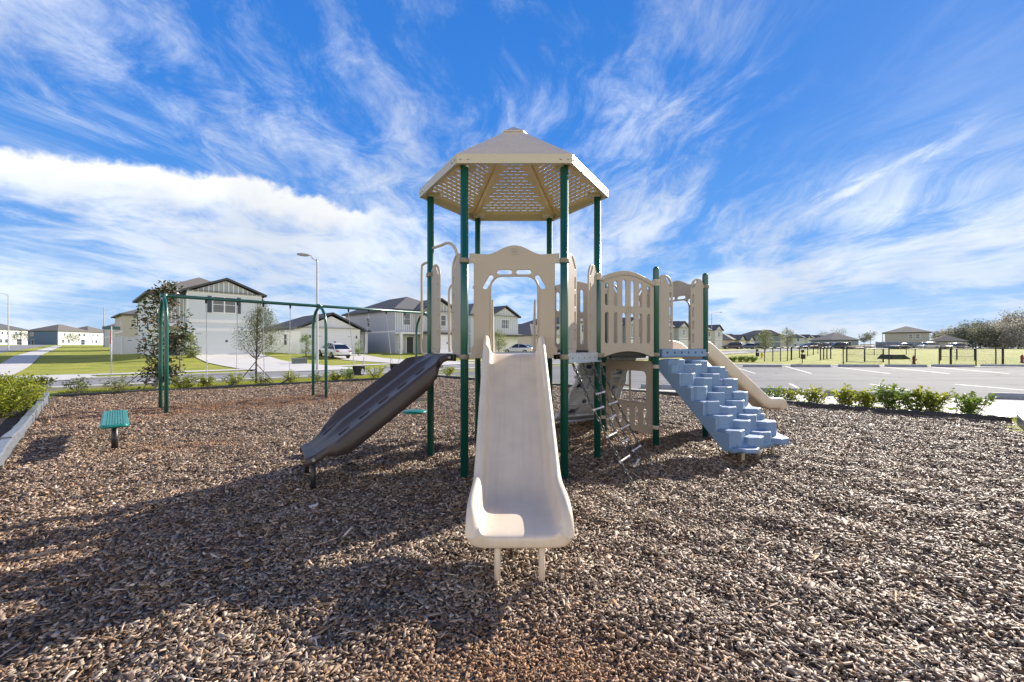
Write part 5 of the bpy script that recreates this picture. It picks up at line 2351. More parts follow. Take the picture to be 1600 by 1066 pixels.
def hip_roof(t, u0, u1, v0, v1, ze, pitch, m, ov=.4, gable_front=False, name='roof', ridge='auto'):
    """roof over the rectangle; ridge along the longer side"""
    a0, a1, b0, b1 = u0 - ov, u1 + ov, v0 - ov, v1 + ov
    W, D = a1 - a0, b1 - b0
    th = .05
    if gable_front:
        r = W / 2 * pitch
        um = (a0 + a1) / 2
        vs = [(a0, b0, ze), (a1, b0, ze), (a1, b1, ze), (a0, b1, ze), (um, b0, ze + r), (um, b1 - (W / 2 if gable_front == 'hipback' else 0), ze + r)]
        fs = [(0, 4, 5, 3), (4, 1, 2, 5), (3, 5, 2), (0, 3, 2, 1)]
    elif D >= W:
        r = W / 2 * pitch
        um = (a0 + a1) / 2
        vs = [(a0, b0, ze), (a1, b0, ze), (a1, b1, ze), (a0, b1, ze), (um, b0 + W / 2, ze + r), (um, b1 - W / 2, ze + r)]
        fs = [(0, 1, 4), (1, 2, 5, 4), (2, 3, 5), (3, 0, 4, 5), (0, 3, 2, 1)]
    else:
        r = D / 2 * pitch
        vm = (b0 + b1) / 2
        vs = [(a0, b0, ze), (a1, b0, ze), (a1, b1, ze), (a0, b1, ze), (a0 + D / 2, vm, ze + r), (a1 - D / 2, vm, ze + r)]
        fs = [(0, 1, 5, 4), (1, 2, 5), (2, 3, 4, 5), (3, 0, 4), (0, 3, 2, 1)]
    o = MB().add(vs, fs).build(name, m, t)
    mb = MB()
    fh = .19
    mb.box2((a0 - .02, b0 - .02, ze - fh), (a0 + .03, b1 + .02, ze - .004)).box2((a1 - .03, b0 - .02, ze - fh), (a1 + .02, b1 + .02, ze - .004))
    mb.box2((a0 + .03, b1 - .03, ze - fh), (a1 - .03, b1 + .02, ze - .004))
    if not gable_front:
        mb.box2((a0 + .03, b0 - .02, ze - fh), (a1 - .03, b0 + .03, ze - .004))
    else:
        um = (a0 + a1) / 2
        r = W / 2 * pitch
        for (ua, ub) in ((a0, um), (a1, um)):
            d = Vector((ub - ua, 0, r))
            L = d.length
            ang = math.atan2(r, ub - ua)
            M = Matrix.Rotation(-ang, 3, 'Y')
            mb.box(((ua + ub) / 2, b0 - .005, ze + r / 2 - .085), (L + .02, .05, .19), M)
    mb.build('fascia', M_FASCIA, o)
    return o


def gable_wall(t, u0, u1, v, ze, rise, m, th=.1, battens=0, name='gable'):
    um = (u0 + u1) / 2
    vs = [(u0, v, ze), (u1, v, ze), (um, v, ze + rise), (u0, v + th, ze), (u1, v + th, ze), (um, v + th, ze + rise)]
    fs = [(0, 1, 2), (3, 5, 4), (0, 3, 4, 1), (1, 4, 5, 2), (2, 5, 3, 0)]
    o = MB().add(vs, fs).build(name, m, t)
    if battens:
        for k in range(1, battens):
            u = u0 + (u1 - u0) * k / battens
            hh = rise * (1 - abs(u - um) / ((u1 - u0) / 2)) - .02
            if hh > .08:
                MB().box2((u - .045, v - .03, ze), (u + .045, v - .002, ze + hh)).build('batten', M_WHITE, o)
    return o


def battens(t, face, u0, u1, z0, z1, proud, n, m=None, wd=.04, name='batten'):
    for k in range(n + 1):
        u = u0 + (u1 - u0) * k / n
        if face == 'front':
            MB().box2((u - wd, proud - .03, z0), (u + wd, proud - .001, z1)).build(name, m or M_WHITE, t)
        else:
            MB().box2((proud - .03, u - wd, z0), (proud - .001, u + wd, z1)).build(name, m or M_WHITE, t)


def cut_box(mb, lo, hi):
    return mb.box2(lo, hi)


def door(t, u, w, h, proud, m):
    mb = MB().box2((u - w / 2 - .08, proud - .03, 0), (u - w / 2, proud, h + .08)).box2((u + w / 2, proud - .03, 0), (u + w / 2 + .08, proud, h + .08)).box2((u - w / 2, proud - .03, h), (u + w / 2, proud, h + .08))
    o = mb.build('door', M_WHITE, t)
    MB().box2((u - w / 2, proud - .02, .02), (u + w / 2, proud - .006, h)).build('door_leaf', m, o)
    MB().cyl((u + w / 2 - .08, proud - .02, 1.0), (u + w / 2 - .08, proud - .07, 1.0), .025, 8).build('handle', M_BOLT, o)
    return o


C_GREY = (.46, .48, .475)
C_BLUEG = (.30, .345, .40)


def house_place(s, t):
    p = ST(s, t)
    return (p.x, p.y, H(p.x, p.y))


def driveway(s0, s1, t0, t1):
    drape('driveway', st_rect(s0, s1, t0, t1), .040, 1.5, M_WALK)


def house_one():
    s0 = 4.95
    p = house_place(s0 + 5, 48.8)
    o = ST(s0, 48.8)
    t = empty('house', (o.x, o.y, p[2]), R(45), 'grey two-storey house with board-and-batten gable and double garage', 'house', 'houses along the street')
    wl = siding('grey_lap_siding', (.64, .68, .685))
    st = mat('grey_stucco', (.64, .68, .685), .85, bump=.3, bscale=120, var=.03)
    bb = mat('grey_board', (.40, .42, .42), .7)
    # body: garage bay in front, recessed left bay
    mb = MB().box2((2.4, 0, -.5), (8.4, 12.5, 5.95)).box2((0, 1.3, -.5), (2.4, 12.5, 5.62))
    hpart(mb, 'wall', wl, t)
    MB().box2((2.40, -.02, -.3), (8.40, -.001, 2.33)).build('ground_floor_facing', st, t)
    hip_roof(t, 0, 8.4, 1.3, 12.5, 5.65, .48, M_SHINGLE2, .42)
    # front gable over the garage bay
    r = 6.8 / 2 * .40
    hip_roof(t, 2.4, 8.4, .05, 6.0, 5.93, .40, M_SHINGLE2, .40, gable_front=True, name='gable_roof')
    gable_wall(t, 2.4, 8.4, -.02, 5.76, 1.28, bb, .10, 15)
    mb = MB()
    mb.box2((2.36, -.05, 5.62), (8.44, -.022, 5.80)).box2((2.36, -.06, 3.02), (8.44, -.022, 3.30)).box2((2.36, -.06, 2.34), (8.44, -.022, 2.50))
    for u in (2.40, 8.36):
        mb.box2((u - .07, -.05, -.2), (u + .07, -.021, 2.33)).box2((u - .07, -.05, 2.505), (u + .07, -.021, 3.015)).box2((u - .07, -.05, 3.305), (u + .07, -.021, 5.615))
    mb.box2((-.03, 1.26, -.2), (.11, 1.299, 5.45)).box2((-.035, 1.30, -.2), (-.002, 1.42, 5.45))
    mb.box2((.12, 1.26, 2.75), (2.39, 1.298, 2.95))
    mb.build('trim_boards', M_WHITE, t)
    MB().box2((.11, 1.27, 2.96), (2.39, 1.2985, 5.45)).build('upper_panel', bb, t)
    battens(t, 'front', .25, 2.3, 2.97, 5.44, 1.268, 7)
    mb = MB()
    for k in range(13):
        z0 = 3.31 + k * .178
        for (ua, ub) in ((2.48, 8.28),):
            vs = [(ua, -.001, z0), (ub, -.001, z0), (ub, -.001, z0 + .186), (ua, -.001, z0 + .186), (ua, -.024, z0), (ub, -.024, z0), (ub, -.005, z0 + .186), (ua, -.005, z0 + .186)]
            mb.add(vs, [(0, 1, 2, 3), (7, 6, 5, 4), (0, 4, 5, 1), (3, 2, 6, 7), (0, 3, 7, 4), (1, 5, 6, 2)])
    mb.build('lap_siding', mat('grey_lap_board', (.64, .68, .685), .65), t)
    window(t, 'front', 5.25, 4.02, 1.80, 1.42, proud=-.026, shutters=True, split='double')
    window(t, 'left', 6.0, 4.0, .9, 1.3, proud=-.003)
    garage(t, 2.95, 7.9, 2.22, -.022, mat('pale_garage_door', (.64, .67, .67), .5))
    # porch
    MB().box2((0.1, .1, 2.55), (2.39, 1.295, 2.74)).build('porch_roof', M_WHITE, t)
    MB().box2((.12, .12, 0), (.34, .34, 2.55)).build('porch_column', M_WHITE, t, bevel=.01)
    door(t, 1.45, .92, 2.05, 1.297, M_DOORDK)
    # wall lamps
    for u in (2.66, 8.18):
        MB().box2((u - .06, -.13, 1.75), (u + .06, -.024, 2.05)).build('wall_lamp', M_FASCIA, t, bevel=.01)
    # roof vents
    mb = MB()
    for (u, v) in ((2.6, 4.2),):
        mb.box((u, v, 7.0), (.3, .3, .22))
    mb.build('roof_vent', M_FASCIA, t)
    return t


house_one()
driveway(7.55, 13.3, 26.45, 48.85)


def house_two():
    s0 = 17.07
    o = ST(s0, 48.8)
    t = empty('house', (o.x, o.y, H(*ST(s0 + 3, 48.8)[:2])), R(45), 'white single-storey house with front gable and white car on its drive', 'house', 'houses along the street')
    st = mat('white_stucco', (.74, .735, .72), .85, bump=.25, bscale=120, var=.03)
    hpart(MB().box2((0, 0, -.5), (6.65, 15, 2.82)).box2((6.65, 2.2, -.5), (8.2, 15, 2.82)), 'wall', st, t)
    hip_roof(t, 0, 8.2, 2.4, 15, 2.86, .42, M_SHINGLE, .4)
    hip_roof(t, 0, 6.65, .05, 8, 2.90, .46, M_SHINGLE, .40, gable_front=True, name='gable_roof')
    gable_wall(t, 0, 6.65, -.02, 2.74, 1.45, siding('white_lap_siding', (.74, .74, .73)), .1)
    MB().box2((-.02, -.05, 2.62), (6.67, -.021, 2.80)).build('trim_boards', M_WHITE, t)
    garage(t, 1.75, 5.65, 2.2, -.002, mat('white_garage_door', (.74, .74, .73), .5))
    for u in (1.0, 6.2):
        MB().box2((u - .06, -.12, 1.75), (u + .06, -.003, 2.05)).build('wall_lamp', M_FASCIA, t, bevel=.01)
    MB().box2((7.75, .9, -.2), (8.05, 1.2, 2.75)).build('porch_column', M_WHITE, t)
    hip_roof(t, 6.95, 8.1, .8, 2.1, 2.75, .3, M_SHINGLE, .25, name='porch_roof')
    door(t, 7.3, .9, 2.05, 2.198, M_DOORDK)
    window(t, 'left', 4.5, 1.0, .9, 1.2, proud=-.003)
    window(t, 'left', 9.5, 1.0, .9, 1.2, proud=-.003)
    return t


house_two()
driveway(18.5, 23.3, 26.45, 48.85)


def house_three():
    s0 = 28.3
    o = ST(s0, 48.8)
    t = empty('house', (o.x, o.y, H(*ST(s0 + 3, 48.8)[:2])), R(45), 'grey-blue two-storey house with white porch left of the play tower', 'house', 'houses along the street')
    st = mat('blue_grey_stucco', (.44, .46, .50), .85, bump=.25, bscale=120, var=.03)
    lt = siding('pale_grey_siding', (.52, .53, .53))
    hpart(MB().box2((0, 0, -.5), (9, 14, 5.5)), 'wall', st, t)
    hip_roof(t, 0, 9, 0, 14, 5.53, .45, M_SHINGLE, .42)
    hip_roof(t, 2.9, 9, -1.2, 5, 5.50, .50, M_SHINGLE2, .35, gable_front=True, name='gable_roof')
    hpart(MB().box2((2.9, -1.2, 2.65), (9, -.001, 5.45)), 'front_bay', lt, t)
    gable_wall(t, 2.9, 9, -1.22, 5.36, 1.45, mat('grey_board', (.40, .42, .42), .7), .1, 12)
    MB().box2((2.9, -1.25, 2.45), (9.05, -1.21, 2.68)).build('trim_boards', M_WHITE, t)
    hpart(MB().box2((3.3, -2.4, -.5), (9, -.002, 2.6)), 'garage_block', mat('warm_grey_stucco', (.46, .44, .42), .85, bump=.25, bscale=120), t)
    garage(t, 3.9, 8.4, 2.2, -2.402, mat('white_garage_door', (.74, .74, .73), .5))
    hip_roof(t, 3.3, 9, -2.4, -1.3, 2.64, .35, M_SHINGLE, .3, name='garage_roof')
    battens(t, 'front', .08, 2.8, 2.85, 5.4, -.001, 9)
    window(t, 'front', 1.6, 3.6, 1.0, 1.45, proud=-.032)
    mb = MB().box2((-.04, -1.3, 2.40), (3.0, -.003, 2.62))
    mb.box2((-.035, .0, 2.62), (-.002, 14, 2.82))
    mb.build('porch_beam', M_WHITE, t)
    for u in (.15, 2.3):
        MB().box2((u - .13, -1.25, -.2), (u + .13, -.99, 2.4)).build('porch_column', M_WHITE, t)
    door(t, 2.1, .95, 2.05, -.003, M_DOORDK)
    window(t, 'front', .75, .5, .55, 1.7, proud=-.003)
    window(t, 'front', 6.0, 3.6, 1.6, 1.35, proud=-1.203, split='double')
    window(t, 'left', 7, 3.5, .9, 1.2, proud=-.003)
    return t


house_three()
driveway(32, 37, 26.45, 46.5)


def row_house(s, tt, W, D, two, wallc, label, seed, rot=R(45), loc=None, roofm=None, gable=True, sidec=None, frontc=None, base=None, group='houses along the street', lite=False, pitch=.45, hh=None):
    rnd = random.Random(seed)
    o = ST(s, tt) if loc is None else Vector(loc)
    z = H(o.x, o.y) if base is None else base
    t = empty('house', (o.x, o.y, z), rot, label, 'house', group)
    he = hh or (5.5 if two else 2.8)
    st = mat('stucco_%d_%d_%d' % tuple(int(c * 100) for c in wallc), wallc, .85, bump=.2, bscale=120, var=.03)
    rm = roofm or M_SHINGLE
    hpart(MB().box2((0, 0, -1.5), (W, D, he)), 'wall', st, t)
    hip_roof(t, 0, W, 0, D, he + .03, pitch, rm, .42)
    if frontc is not None:
        fm = mat('front_%d_%d_%d' % tuple(int(c * 100) for c in frontc), frontc, .8)
        MB().box2((.0, -.03, -.5), (W, -.002, he - .02)).build('front_facing', fm, t)
    if sidec is not None:
        fm = mat('front_%d_%d_%d' % tuple(int(c * 100) for c in sidec), sidec, .8)
        MB().box2((W + .002, 0, -.5), (W + .03, D, he - .02)).build('side_facing', fm, t)
    if gable:
        u0, u1 = W * .36, W
        fm = st if frontc is None else fm
        hpart(MB().box2((u0, -1.0, -.8), (u1, -.032, he - .05)), 'front_bay', fm, t)
        hip_roof(t, u0, u1, -1.0, D * .4, he + .0, .5, rm, .35, gable_front=True, name='gable_roof')
        gable_wall(t, u0, u1, -1.02, he - .15, (u1 - u0) / 2 * .5 - .02, mat('white_board', (.60, .60, .59), .7), .1, 10 if two else 0)
        garage(t, u0 + .45, u1 - .45, 2.2, -1.002, mat('white_garage_door', (.74, .74, .73), .5))
        if two:
            window(t, 'front', (u0 + u1) / 2, 3.6, 1.5, 1.3, proud=-1.004, split='double')
            battens(t, 'front', u0 + .05, u1 - .05, 2.9, he - .15, -1.002, 12)
            MB().box2((u0 - .02, -1.05, 2.62), (u1 + .02, -1.003, 2.84)).build('trim_boards', M_WHITE, t)
        hip_roof(t, u0 + .1, u1 - .1, -1.9, -1.05, 2.62, .35, rm, .25, name='garage_roof') if two and seed % 2 else None
    pr = -.032 if frontc is not None else -.003
    if two:
        window(t, 'front', W * .18, 3.6, .9, 1.3, proud=pr)
        MB().box2((-.04, 0, 2.62), (-.002, D, 2.82)).build('side_band', M_WHITE, t)
        for v in (D * .3, D * .7):
            if rnd.random() < .7 or v < D * .5:
                window(t, 'left', v, 3.6, .8, 1.2, proud=-.003)
    window(t, 'left', D * .45, 1.0, .8, 1.2, proud=-.003)
    if sidec is not None:
        for (v, z, w, h) in ((D * .14, .9, .8, 1.2), (D * .30, .9, .8, 1.2), (D * .72, .25, 1.6, 2.0), (D * .18, 3.7, .6, .9), (D * .34, 3.7, .6, .9), (D * .62, 3.6, .8, 1.1), (D * .76, 3.6, .8, 1.1)):
            window(t, 'right', v, z, w, h, proud=W + .031)
    door(t, W * .2, .95, 2.05, pr, M_DOORDK)
    return t


W_ = (.60, .60, .59)
T_ = (.47, .42, .36)
B_ = (.24, .29, .34)
GB = (.20, .245, .275)
row_house(40.4, 48.8, 8.7, 14, True, (.54, .57, .60), 'two-storey house with white board-and-batten front seen through the arch panel', 3)
row_house(53.3, 48.8, 9.0, 16, False, T_, 'tan single-storey house with dark roof seen through the arch panel', 4, roofm=M_SHINGLE)
row_house(66, 48.8, 9, 14, True, W_, 'white two-storey house behind the front right post of the tower', 5)
row_house(78.5, 48.8, 9, 14, True, B_, 'blue-grey two-storey house glimpsed through the slotted barrier', 6)
row_house(91, 48.8, 9, 14, True, W_, 'white two-storey house behind the barrier of the square deck', 7)
row_house(103, 48.8, 9, 14, True, (.40, .42, .45), 'grey two-storey house with white gable seen through the blue step opening', 8)
row_house(114.5, 48.8, 9.5, 14, True, (.36, .40, .44), 'grey two-storey house with dark roof between the two narrow right panels', 9)
row_house(126.5, 48.8, 9, 13, True, W_, 'white two-storey house with dark gable just right of the last green post', 10)
row_house(138, 46.0, 9, 12, False, T_, 'low tan house with garage behind the dark parked cars', 11, roofm=M_SHINGLE2)
row_house(150, 47.0, 9, 12, False, (.52, .50, .47), 'low pale house with garage left of the grey-blue house', 12, roofm=M_SHINGLE2)
row_house(202, 48.8, 9.0, 15.5, True, GB, 'grey-blue two-storey house with white front and low white band', 13, frontc=(.62, .62, .62), gable=False, base=1.2)
row_house(247, 50, 9, 7.5, True, (.52, .54, .55), 'pale house with dark hip roof right of the grey-blue house', 14, base=1.2, hh=5.2)
row_house(268, 50, 8, 6, True, W_, 'small white distant house, first of the three with white gables', 15, base=1.2, gable=True)
row_house(285, 50, 8, 5, True, (.42, .33, .27), 'small distant house with reddish-brown side among the white gables', 16, base=1.2, frontc=W_)
row_house(311, 50, 8, 6, True, (.30, .34, .37), 'small distant blue-grey house, last of the three with white gables', 17, base=1.2, frontc=W_)

# behind house one, on the side street
row_house(0, 0, 11, 9.5, True, (.50, .46, .42), 'tan two-storey house peeking out left of the grey house', 21, rot=R(47), loc=(-54.9, 62.0), gable=False, sidec=None, base=1.0, group='houses on the side street', hh=5.2, pitch=.40)
row_house(0, 0, 10, 12, True, (.50, .53, .56), 'pale two-storey house end behind the white vinyl fence', 22, rot=R(47), loc=(-93.4, 102.0), gable=False, base=1.3, group='houses on the side street', hh=5.2)
# far left cross row
row_house(0, 0, 12, 13.5, True, (.10, .165, .27), 'dark blue two-storey house with white right side at far left', 23, rot=0, loc=(-185.0, 167.5), gable=False, sidec=(.66, .66, .66), base=2.5, roofm=M_SHINGLE2, group='houses at the far left', pitch=.42)
row_house(0, 0, 12, 12, True, (.30, .31, .34), 'white-sided two-storey house right of the dark blue house', 24, rot=0, loc=(-188, 182.5), gable=False, sidec=(.66, .66, .66), base=2.6, roofm=M_SHINGLE2, group='houses at the far left', pitch=.42)
row_house(0, 0, 9, 9.5, True, (.28, .28, .30), 'small white house with gable at the far left edge', 25, rot=0, loc=(-182, 147.5), gable=False, sidec=(.66, .66, .66), base=2.3, roofm=M_SHINGLE, group='houses at the far left', pitch=.42)


def side_windows(px_list, house, x):
    pass


def far_right_house():
    d = 128.0
    x0 = (1383 - 800) / FPX * d
    W = 9.4
    z = 1.1
    t = empty('house', (x0, d, z), R(-40), 'tan two-storey house with hip roof and lower wing at far right', 'house', 'houses beyond the field')
    st = mat('taupe_stucco', (.40, .385, .36), .85, var=.03)
    hpart(MB().box2((0, 0, -1.8), (W, 10, 4.75)), 'wall', st, t)
    hip_roof(t, 0, W, 0, 10, 4.8, .36, M_SHINGLE2, .5)
    for u in (5.5, 7.0):
        window(t, 'front', u, 3.0, .85, 1.15, proud=-.003)
    hpart(MB().box2((W + .01, 1, -1.8), (W + 7.4, 10, 2.15)), 'wing', st, t)
    hip_roof(t, W, W + 7.4, 1, 10, 2.2, .42, M_SHINGLE2, .4, name='wing_roof')
    garage(t, W + 3.8, W + 6.4, 1.95, .998, mat('white_garage_door', (.74, .74, .73), .5))
    return t


far_right_house()


def low_far_house():
    d = 150.0
    x0 = (1298 - 800) / FPX * d
    t = empty('house', (x0, d, 1.15), 0, 'distant low blue-grey house roof behind the dark trucks', 'house', 'houses beyond the field')
    hpart(MB().box2((0, 0, -.8), (9.5, 10, 3.0)), 'wall', mat('stucco_24_29_34', B_, .85), t)
    hip_roof(t, 0, 9.5, 0, 10, 3.05, .50, M_SHINGLE, .5)
    window(t, 'front', 3.0, 1.0, .9, 1.3, proud=-.003)
    window(t, 'front', 6.5, 1.0, .9, 1.3, proud=-.003)


low_far_house()


def silt_fence():
    d = 112.0
    a, b = (1368 - 800) / FPX * d, (1440 - 800) / FPX * d
    z = H(a, d)
    t = empty('site_fence', (a, d, z), 0, 'long blue-grey construction screen in front of the tan house', 'fence')
    m = mat('blue_screen_cloth', (.17, .20, .27), .8, var=.3, vscale=1.2)
    L = b - a
    n = 24
    vs, fs = [], []
    for i in range(n + 1):
        x = L * i / n
        y = .12 * math.sin(i * 1.3)
        for (dy, zz) in ((0, 0), (0, 1.85 + .08 * math.sin(i * 2.1)), (.04, 1.85 + .08 * math.sin(i * 2.1)), (.04, 0)):
            vs.append((x, y + dy, zz))
    for i in range(n):
        for k in range(3):
            fs.append((i * 4 + k, i * 4 + k + 1, (i + 1) * 4 + k + 1, (i + 1) * 4 + k))
    MB().add(vs, fs).build('screen', m, t)
    for i in range(0, n + 1, 4):
        MB().cyl((L * i / n, -.05, -.2), (L * i / n, -.05, 2.0), .05, 8).build('post', M_LAMP, t)


silt_fence()


# ================================================================= CARS
def car(loc, heading, colr, label, kind='sedan', group='parked cars', matname=None):
    """heading: direction of the bonnet"""
    t = empty('parked_car', loc, heading, label, 'car', group)
    f_ = Vector((math.cos(heading), math.sin(heading), 0))
    l_ = Vector(loc)
    za, zb_ = H(*(l_ + f_ * 1.4)[:2]), H(*(l_ - f_ * 1.4)[:2])
    t.location.z = (za + zb_) / 2 + .035
    t.rotation_euler = (0, -math.atan2(za - zb_, 2.8), heading)
    pm = mat('car_paint_%d_%d_%d' % tuple(int(c * 100) for c in colr), colr, .28, coat=.8)
    gl = mat('car_glass', (.012, .015, .02), .05, coat=.5)
    suv = kind == 'suv'
    # stations along the length: x, z_low, z_shoulder, half width
    if suv:
        body = [(-2.25, .45, .85, .78), (-2.2, .32, 1.02, .86), (-1.6, .26, 1.06, .92), (0, .25, 1.06, .93), (1.2, .26, 1.04, .92), (1.9, .30, .98, .90), (2.25, .36, .86, .82), (2.32, .45, .70, .74)]
        cab = [(-2.18, 1.02, 1.06, .84, .76), (-1.95, 1.04, 1.62, .84, .66), (-1.4, 1.06, 1.72, .86, .67), (.1, 1.06, 1.72, .86, .67), (.6, 1.05, 1.60, .85, .66), (1.25, 1.03, 1.08, .84, .74)]
    else:
        body = [(-2.3, .42, .82, .72), (-2.22, .30, .98, .84), (-1.6, .22, 1.00, .90), (0, .20, .94, .91), (1.1, .22, .92, .90), (1.9, .26, .80, .87), (2.25, .32, .66, .78), (2.32, .40, .56, .70)]
        cab = [(-1.95, .96, 1.00, .80, .74), (-1.25, .97, 1.34, .80, .60), (-.7, .96, 1.43, .81, .60), (.0, .94, 1.44, .81, .60), (.35, .93, 1.38, .80, .60), (1.15, .90, .94, .79, .72)]
    vs, fs = [], []
    for (x, zl, zs, w) in body:
        zm = (zl + zs) / 2
        prof = [(-w * .9, zl), (-w, zl + .12), (-w * 1.0, zm + .05), (-w * .95, zs - .05), (-w * .86, zs), (w * .86, zs), (w * .95, zs - .05), (w, zm + .05), (w, zl + .12), (w * .9, zl)]
        vs += [(x, y, z) for y, z in prof]
    k = 10
    for i in range(len(body) - 1):
        for j in range(k):
            fs.append((i * k + j, i * k + (j + 1) % k, (i + 1) * k + (j + 1) % k, (i + 1) * k + j))
    fs += [tuple(range(k)), tuple((len(body) - 1) * k + j for j in range(k - 1, -1, -1))]
    bo = MB().add(vs, fs, True).build('body', pm, t)
    bm = bmesh.new(); bm.from_mesh(bo.data); bmesh.ops.recalc_face_normals(bm, faces=bm.faces[:]); bm.to_mesh(bo.data); bm.free()
    md = bo.modifiers.new('sub', 'SUBSURF'); md.levels = 1; md.render_levels = 1
    vs, fs = [], []
    for (x, z0, z1, w0, w1) in cab:
        vs += [(x, -w0, z0), (x, -w1, z1), (x, w1, z1), (x, w0, z0)]
    for i in range(len(cab) - 1):
        for j in range(3):
            fs.append((i * 4 + j, i * 4 + j + 1, (i + 1) * 4 + j + 1, (i + 1) * 4 + j))
    go = MB().add(vs, fs).build('windows', gl, t)
    bm = bmesh.new(); bm.from_mesh(go.data); bmesh.ops.recalc_face_normals(bm, faces=bm.faces[:]); bm.to_mesh(go.data); bm.free()
    # roof skin and pillars
    mb = MB()
    vs, fs = [], []
    rs = cab[1:-1]
    for (x, z0, z1, w0, w1) in rs:
        vs += [(x, -w1 - .02, z1 - .03), (x, -w1 * .9, z1 + .018), (x, 0, z1 + .03), (x, w1 * .9, z1 + .018), (x, w1 + .02, z1 - .03)]
    for i in range(len(rs) - 1):
        for j in range(4):
            fs.append((i * 5 + j, i * 5 + j + 1, (i + 1) * 5 + j + 1, (i + 1) * 5 + j))
    mb.add(vs, fs, True)
    for sgn in (-1, 1):
        for (a, b) in ((0, 1), (len(cab) - 1, len(cab) - 2)):
            A, B = cab[a], cab[b]
            mb.tube([(A[0], sgn * A[3], A[1]), (B[0], sgn * (B[4] + .01), B[2] - .01)], .035, 6)
        m_ = cab[2]
        mb.tube([(m_[0] + .35, sgn * m_[3], m_[1]), (m_[0] + .35, sgn * (m_[4] + .01), m_[2] - .01)], .03, 6)
    mb.build('roof', pm, t)
    rub = mat('tyre_rubber', (.015, .015, .016), .8)
    rim = mat('wheel_rim', (.35, .35, .36), .35, metal=.7)
    rr = .36 if suv else .33
    for (x, sgn) in ((1.42, 1), (1.42, -1), (-1.40, 1), (-1.40, -1)):
        y0, y1 = sgn * .70, sgn * .93
        w = MB().tube([(x, y0, rr), (x, y0 + sgn * .03, rr), (x, y1 - sgn * .03, rr), (x, y1, rr)], [rr - .05, rr, rr, rr - .05], 20).build('wheel', rub, t)
        MB().cyl((x, y1 - sgn * .02, rr), (x, y1 + sgn * .008, rr), rr * .62, 14).build('rim', rim, w)
    red = mat('tail_light', (.35, .01, .012), .2)
    hl = mat('head_light', (.7, .72, .75), .15)
    zl = .80 if not suv else .92
    for sgn in (-1, 1):
        MB().box((-2.235, sgn * .62, zl), (.10, .34, .13)).build('tail_light', red, t, bevel=.02)
        MB().box((2.17, sgn * .60, .62 if not suv else .74), (.16, .30, .11)).build('headlight', hl, t, bevel=.02)
        MB().box((.72, sgn * .96, .98 if not suv else 1.10), (.14, .18, .12)).build('mirror', pm, t, bevel=.03)
    MB().box((-2.30, 0, .62), (.02, .34, .12)).build('number_plate', M_WHITE, t)
    MB().box((-2.24, 0, .38), (.10, 1.40, .14)).build('rear_bumper', mat('dark_bumper', (.03, .03, .032), .6), t, bevel=.02)
    return t


pc = ST(18.9, 44.6)
car((pc.x, pc.y, H(pc.x, pc.y) + .04), R(135), (.66, .67, .68), 'white sedan parked on the concrete drive of the white house', 'sedan')
pc = ST(50.3, 43.0)
car((-1.2 + 2.2, 62.5, H(1.0, 62.5) + .04), R(150), (.62, .63, .65), 'white car seen through the arch above the slide mouth', 'sedan')
for (px, d, hd, c, k, lb) in ((1144, 112, 168, (.035, .022, .028), 'suv', 'dark maroon minivan, leftmost of the cars beyond the far slide'),
                              (1168, 114, 172, (.05, .075, .11), 'sedan', 'dark blue sedan between two dark cars beyond the far slide'),
                              (1184, 121, 170, (.03, .035, .05), 'suv', 'dark grey car just left of the young tree beyond the slide'),
                              (1309, 116, 165, (.012, .012, .014), 'suv', 'black car at the right end of the dark vehicles beyond the dog park'),
                              (1296, 122, 175, (.05, .05, .055), 'suv', 'dark grey vehicle beside the black car beyond the dog park'),
                              (1283, 120, 180, (.03, .035, .04), 'suv', 'dark vehicle in the middle of the row beyond the dog park'),
                              (1269, 118, 175, (.075, .05, .042), 'suv', 'tall brown vehicle at the left of the dark row beyond the dog park'),
                              (1258, 124, 170, (.16, .17, .19), 'sedan', 'grey car beside the brown vehicle beyond the dog park'),
                              (1410, 108, 180, (.02, .022, .025), 'sedan', 'black car in front of the blue construction screen'),
                              (1450, 108, 180, (.55, .56, .57), 'suv', 'white vehicle in front of the tan house at right'),
                              (1492, 104, 180, (.04, .045, .05), 'sedan', 'dark car in front of the garage wing at right')):
    x = (px - 800) / FPX * d
    car((x, d, H(x, d)), R(hd), c, lb, k)

# ================================================================= VEGETATION
M_LEAF = {}


def leaf_mat(name, col, tr=.35, rough=.5, island=.25):
    return mat(name, col, rough, island=island, transl=tr)


def leaves_np(pos, nrm_bias, size, rng, aspect=.42, fold=.25, droop=0.0):
    """folded leaves (two quads would be heavy: two triangles each side of a midrib)"""
    n = len(pos)
    # direction of the leaf tip
    th = rng.random(n) * 2 * math.pi
    ph = rng.normal(0.15 - droop, .45, n)
    d = np.stack([np.cos(th) * np.cos(ph), np.sin(th) * np.cos(ph), np.sin(ph)], -1)
    if nrm_bias is not None:
        d = d + nrm_bias
        d /= np.linalg.norm(d, axis=1, keepdims=True)
    upv = np.array([0, 0, 1.0]) + rng.normal(0, .55, (n, 3))
    side = np.cross(d, upv)
    side /= np.linalg.norm(side, axis=1, keepdims=True) + 1e-9
    nn = np.cross(side, d)
    L = size[:, None]
    w = L * aspect
    base = pos
    tip = pos + d * L - nn * L * .12
    mid = pos + d * L * .5
    lft = mid + side * w * .5 + nn * w * fold
    rgt = mid - side * w * .5 + nn * w * fold
    V = np.stack([base, rgt, tip, lft], 1).reshape(-1, 3)
    i = 4 * np.arange(n)[:, None]
    F = np.concatenate([i + np.array([[0, 1, 2]]), i + np.array([[0, 2, 3]])], 0)
    return V, F


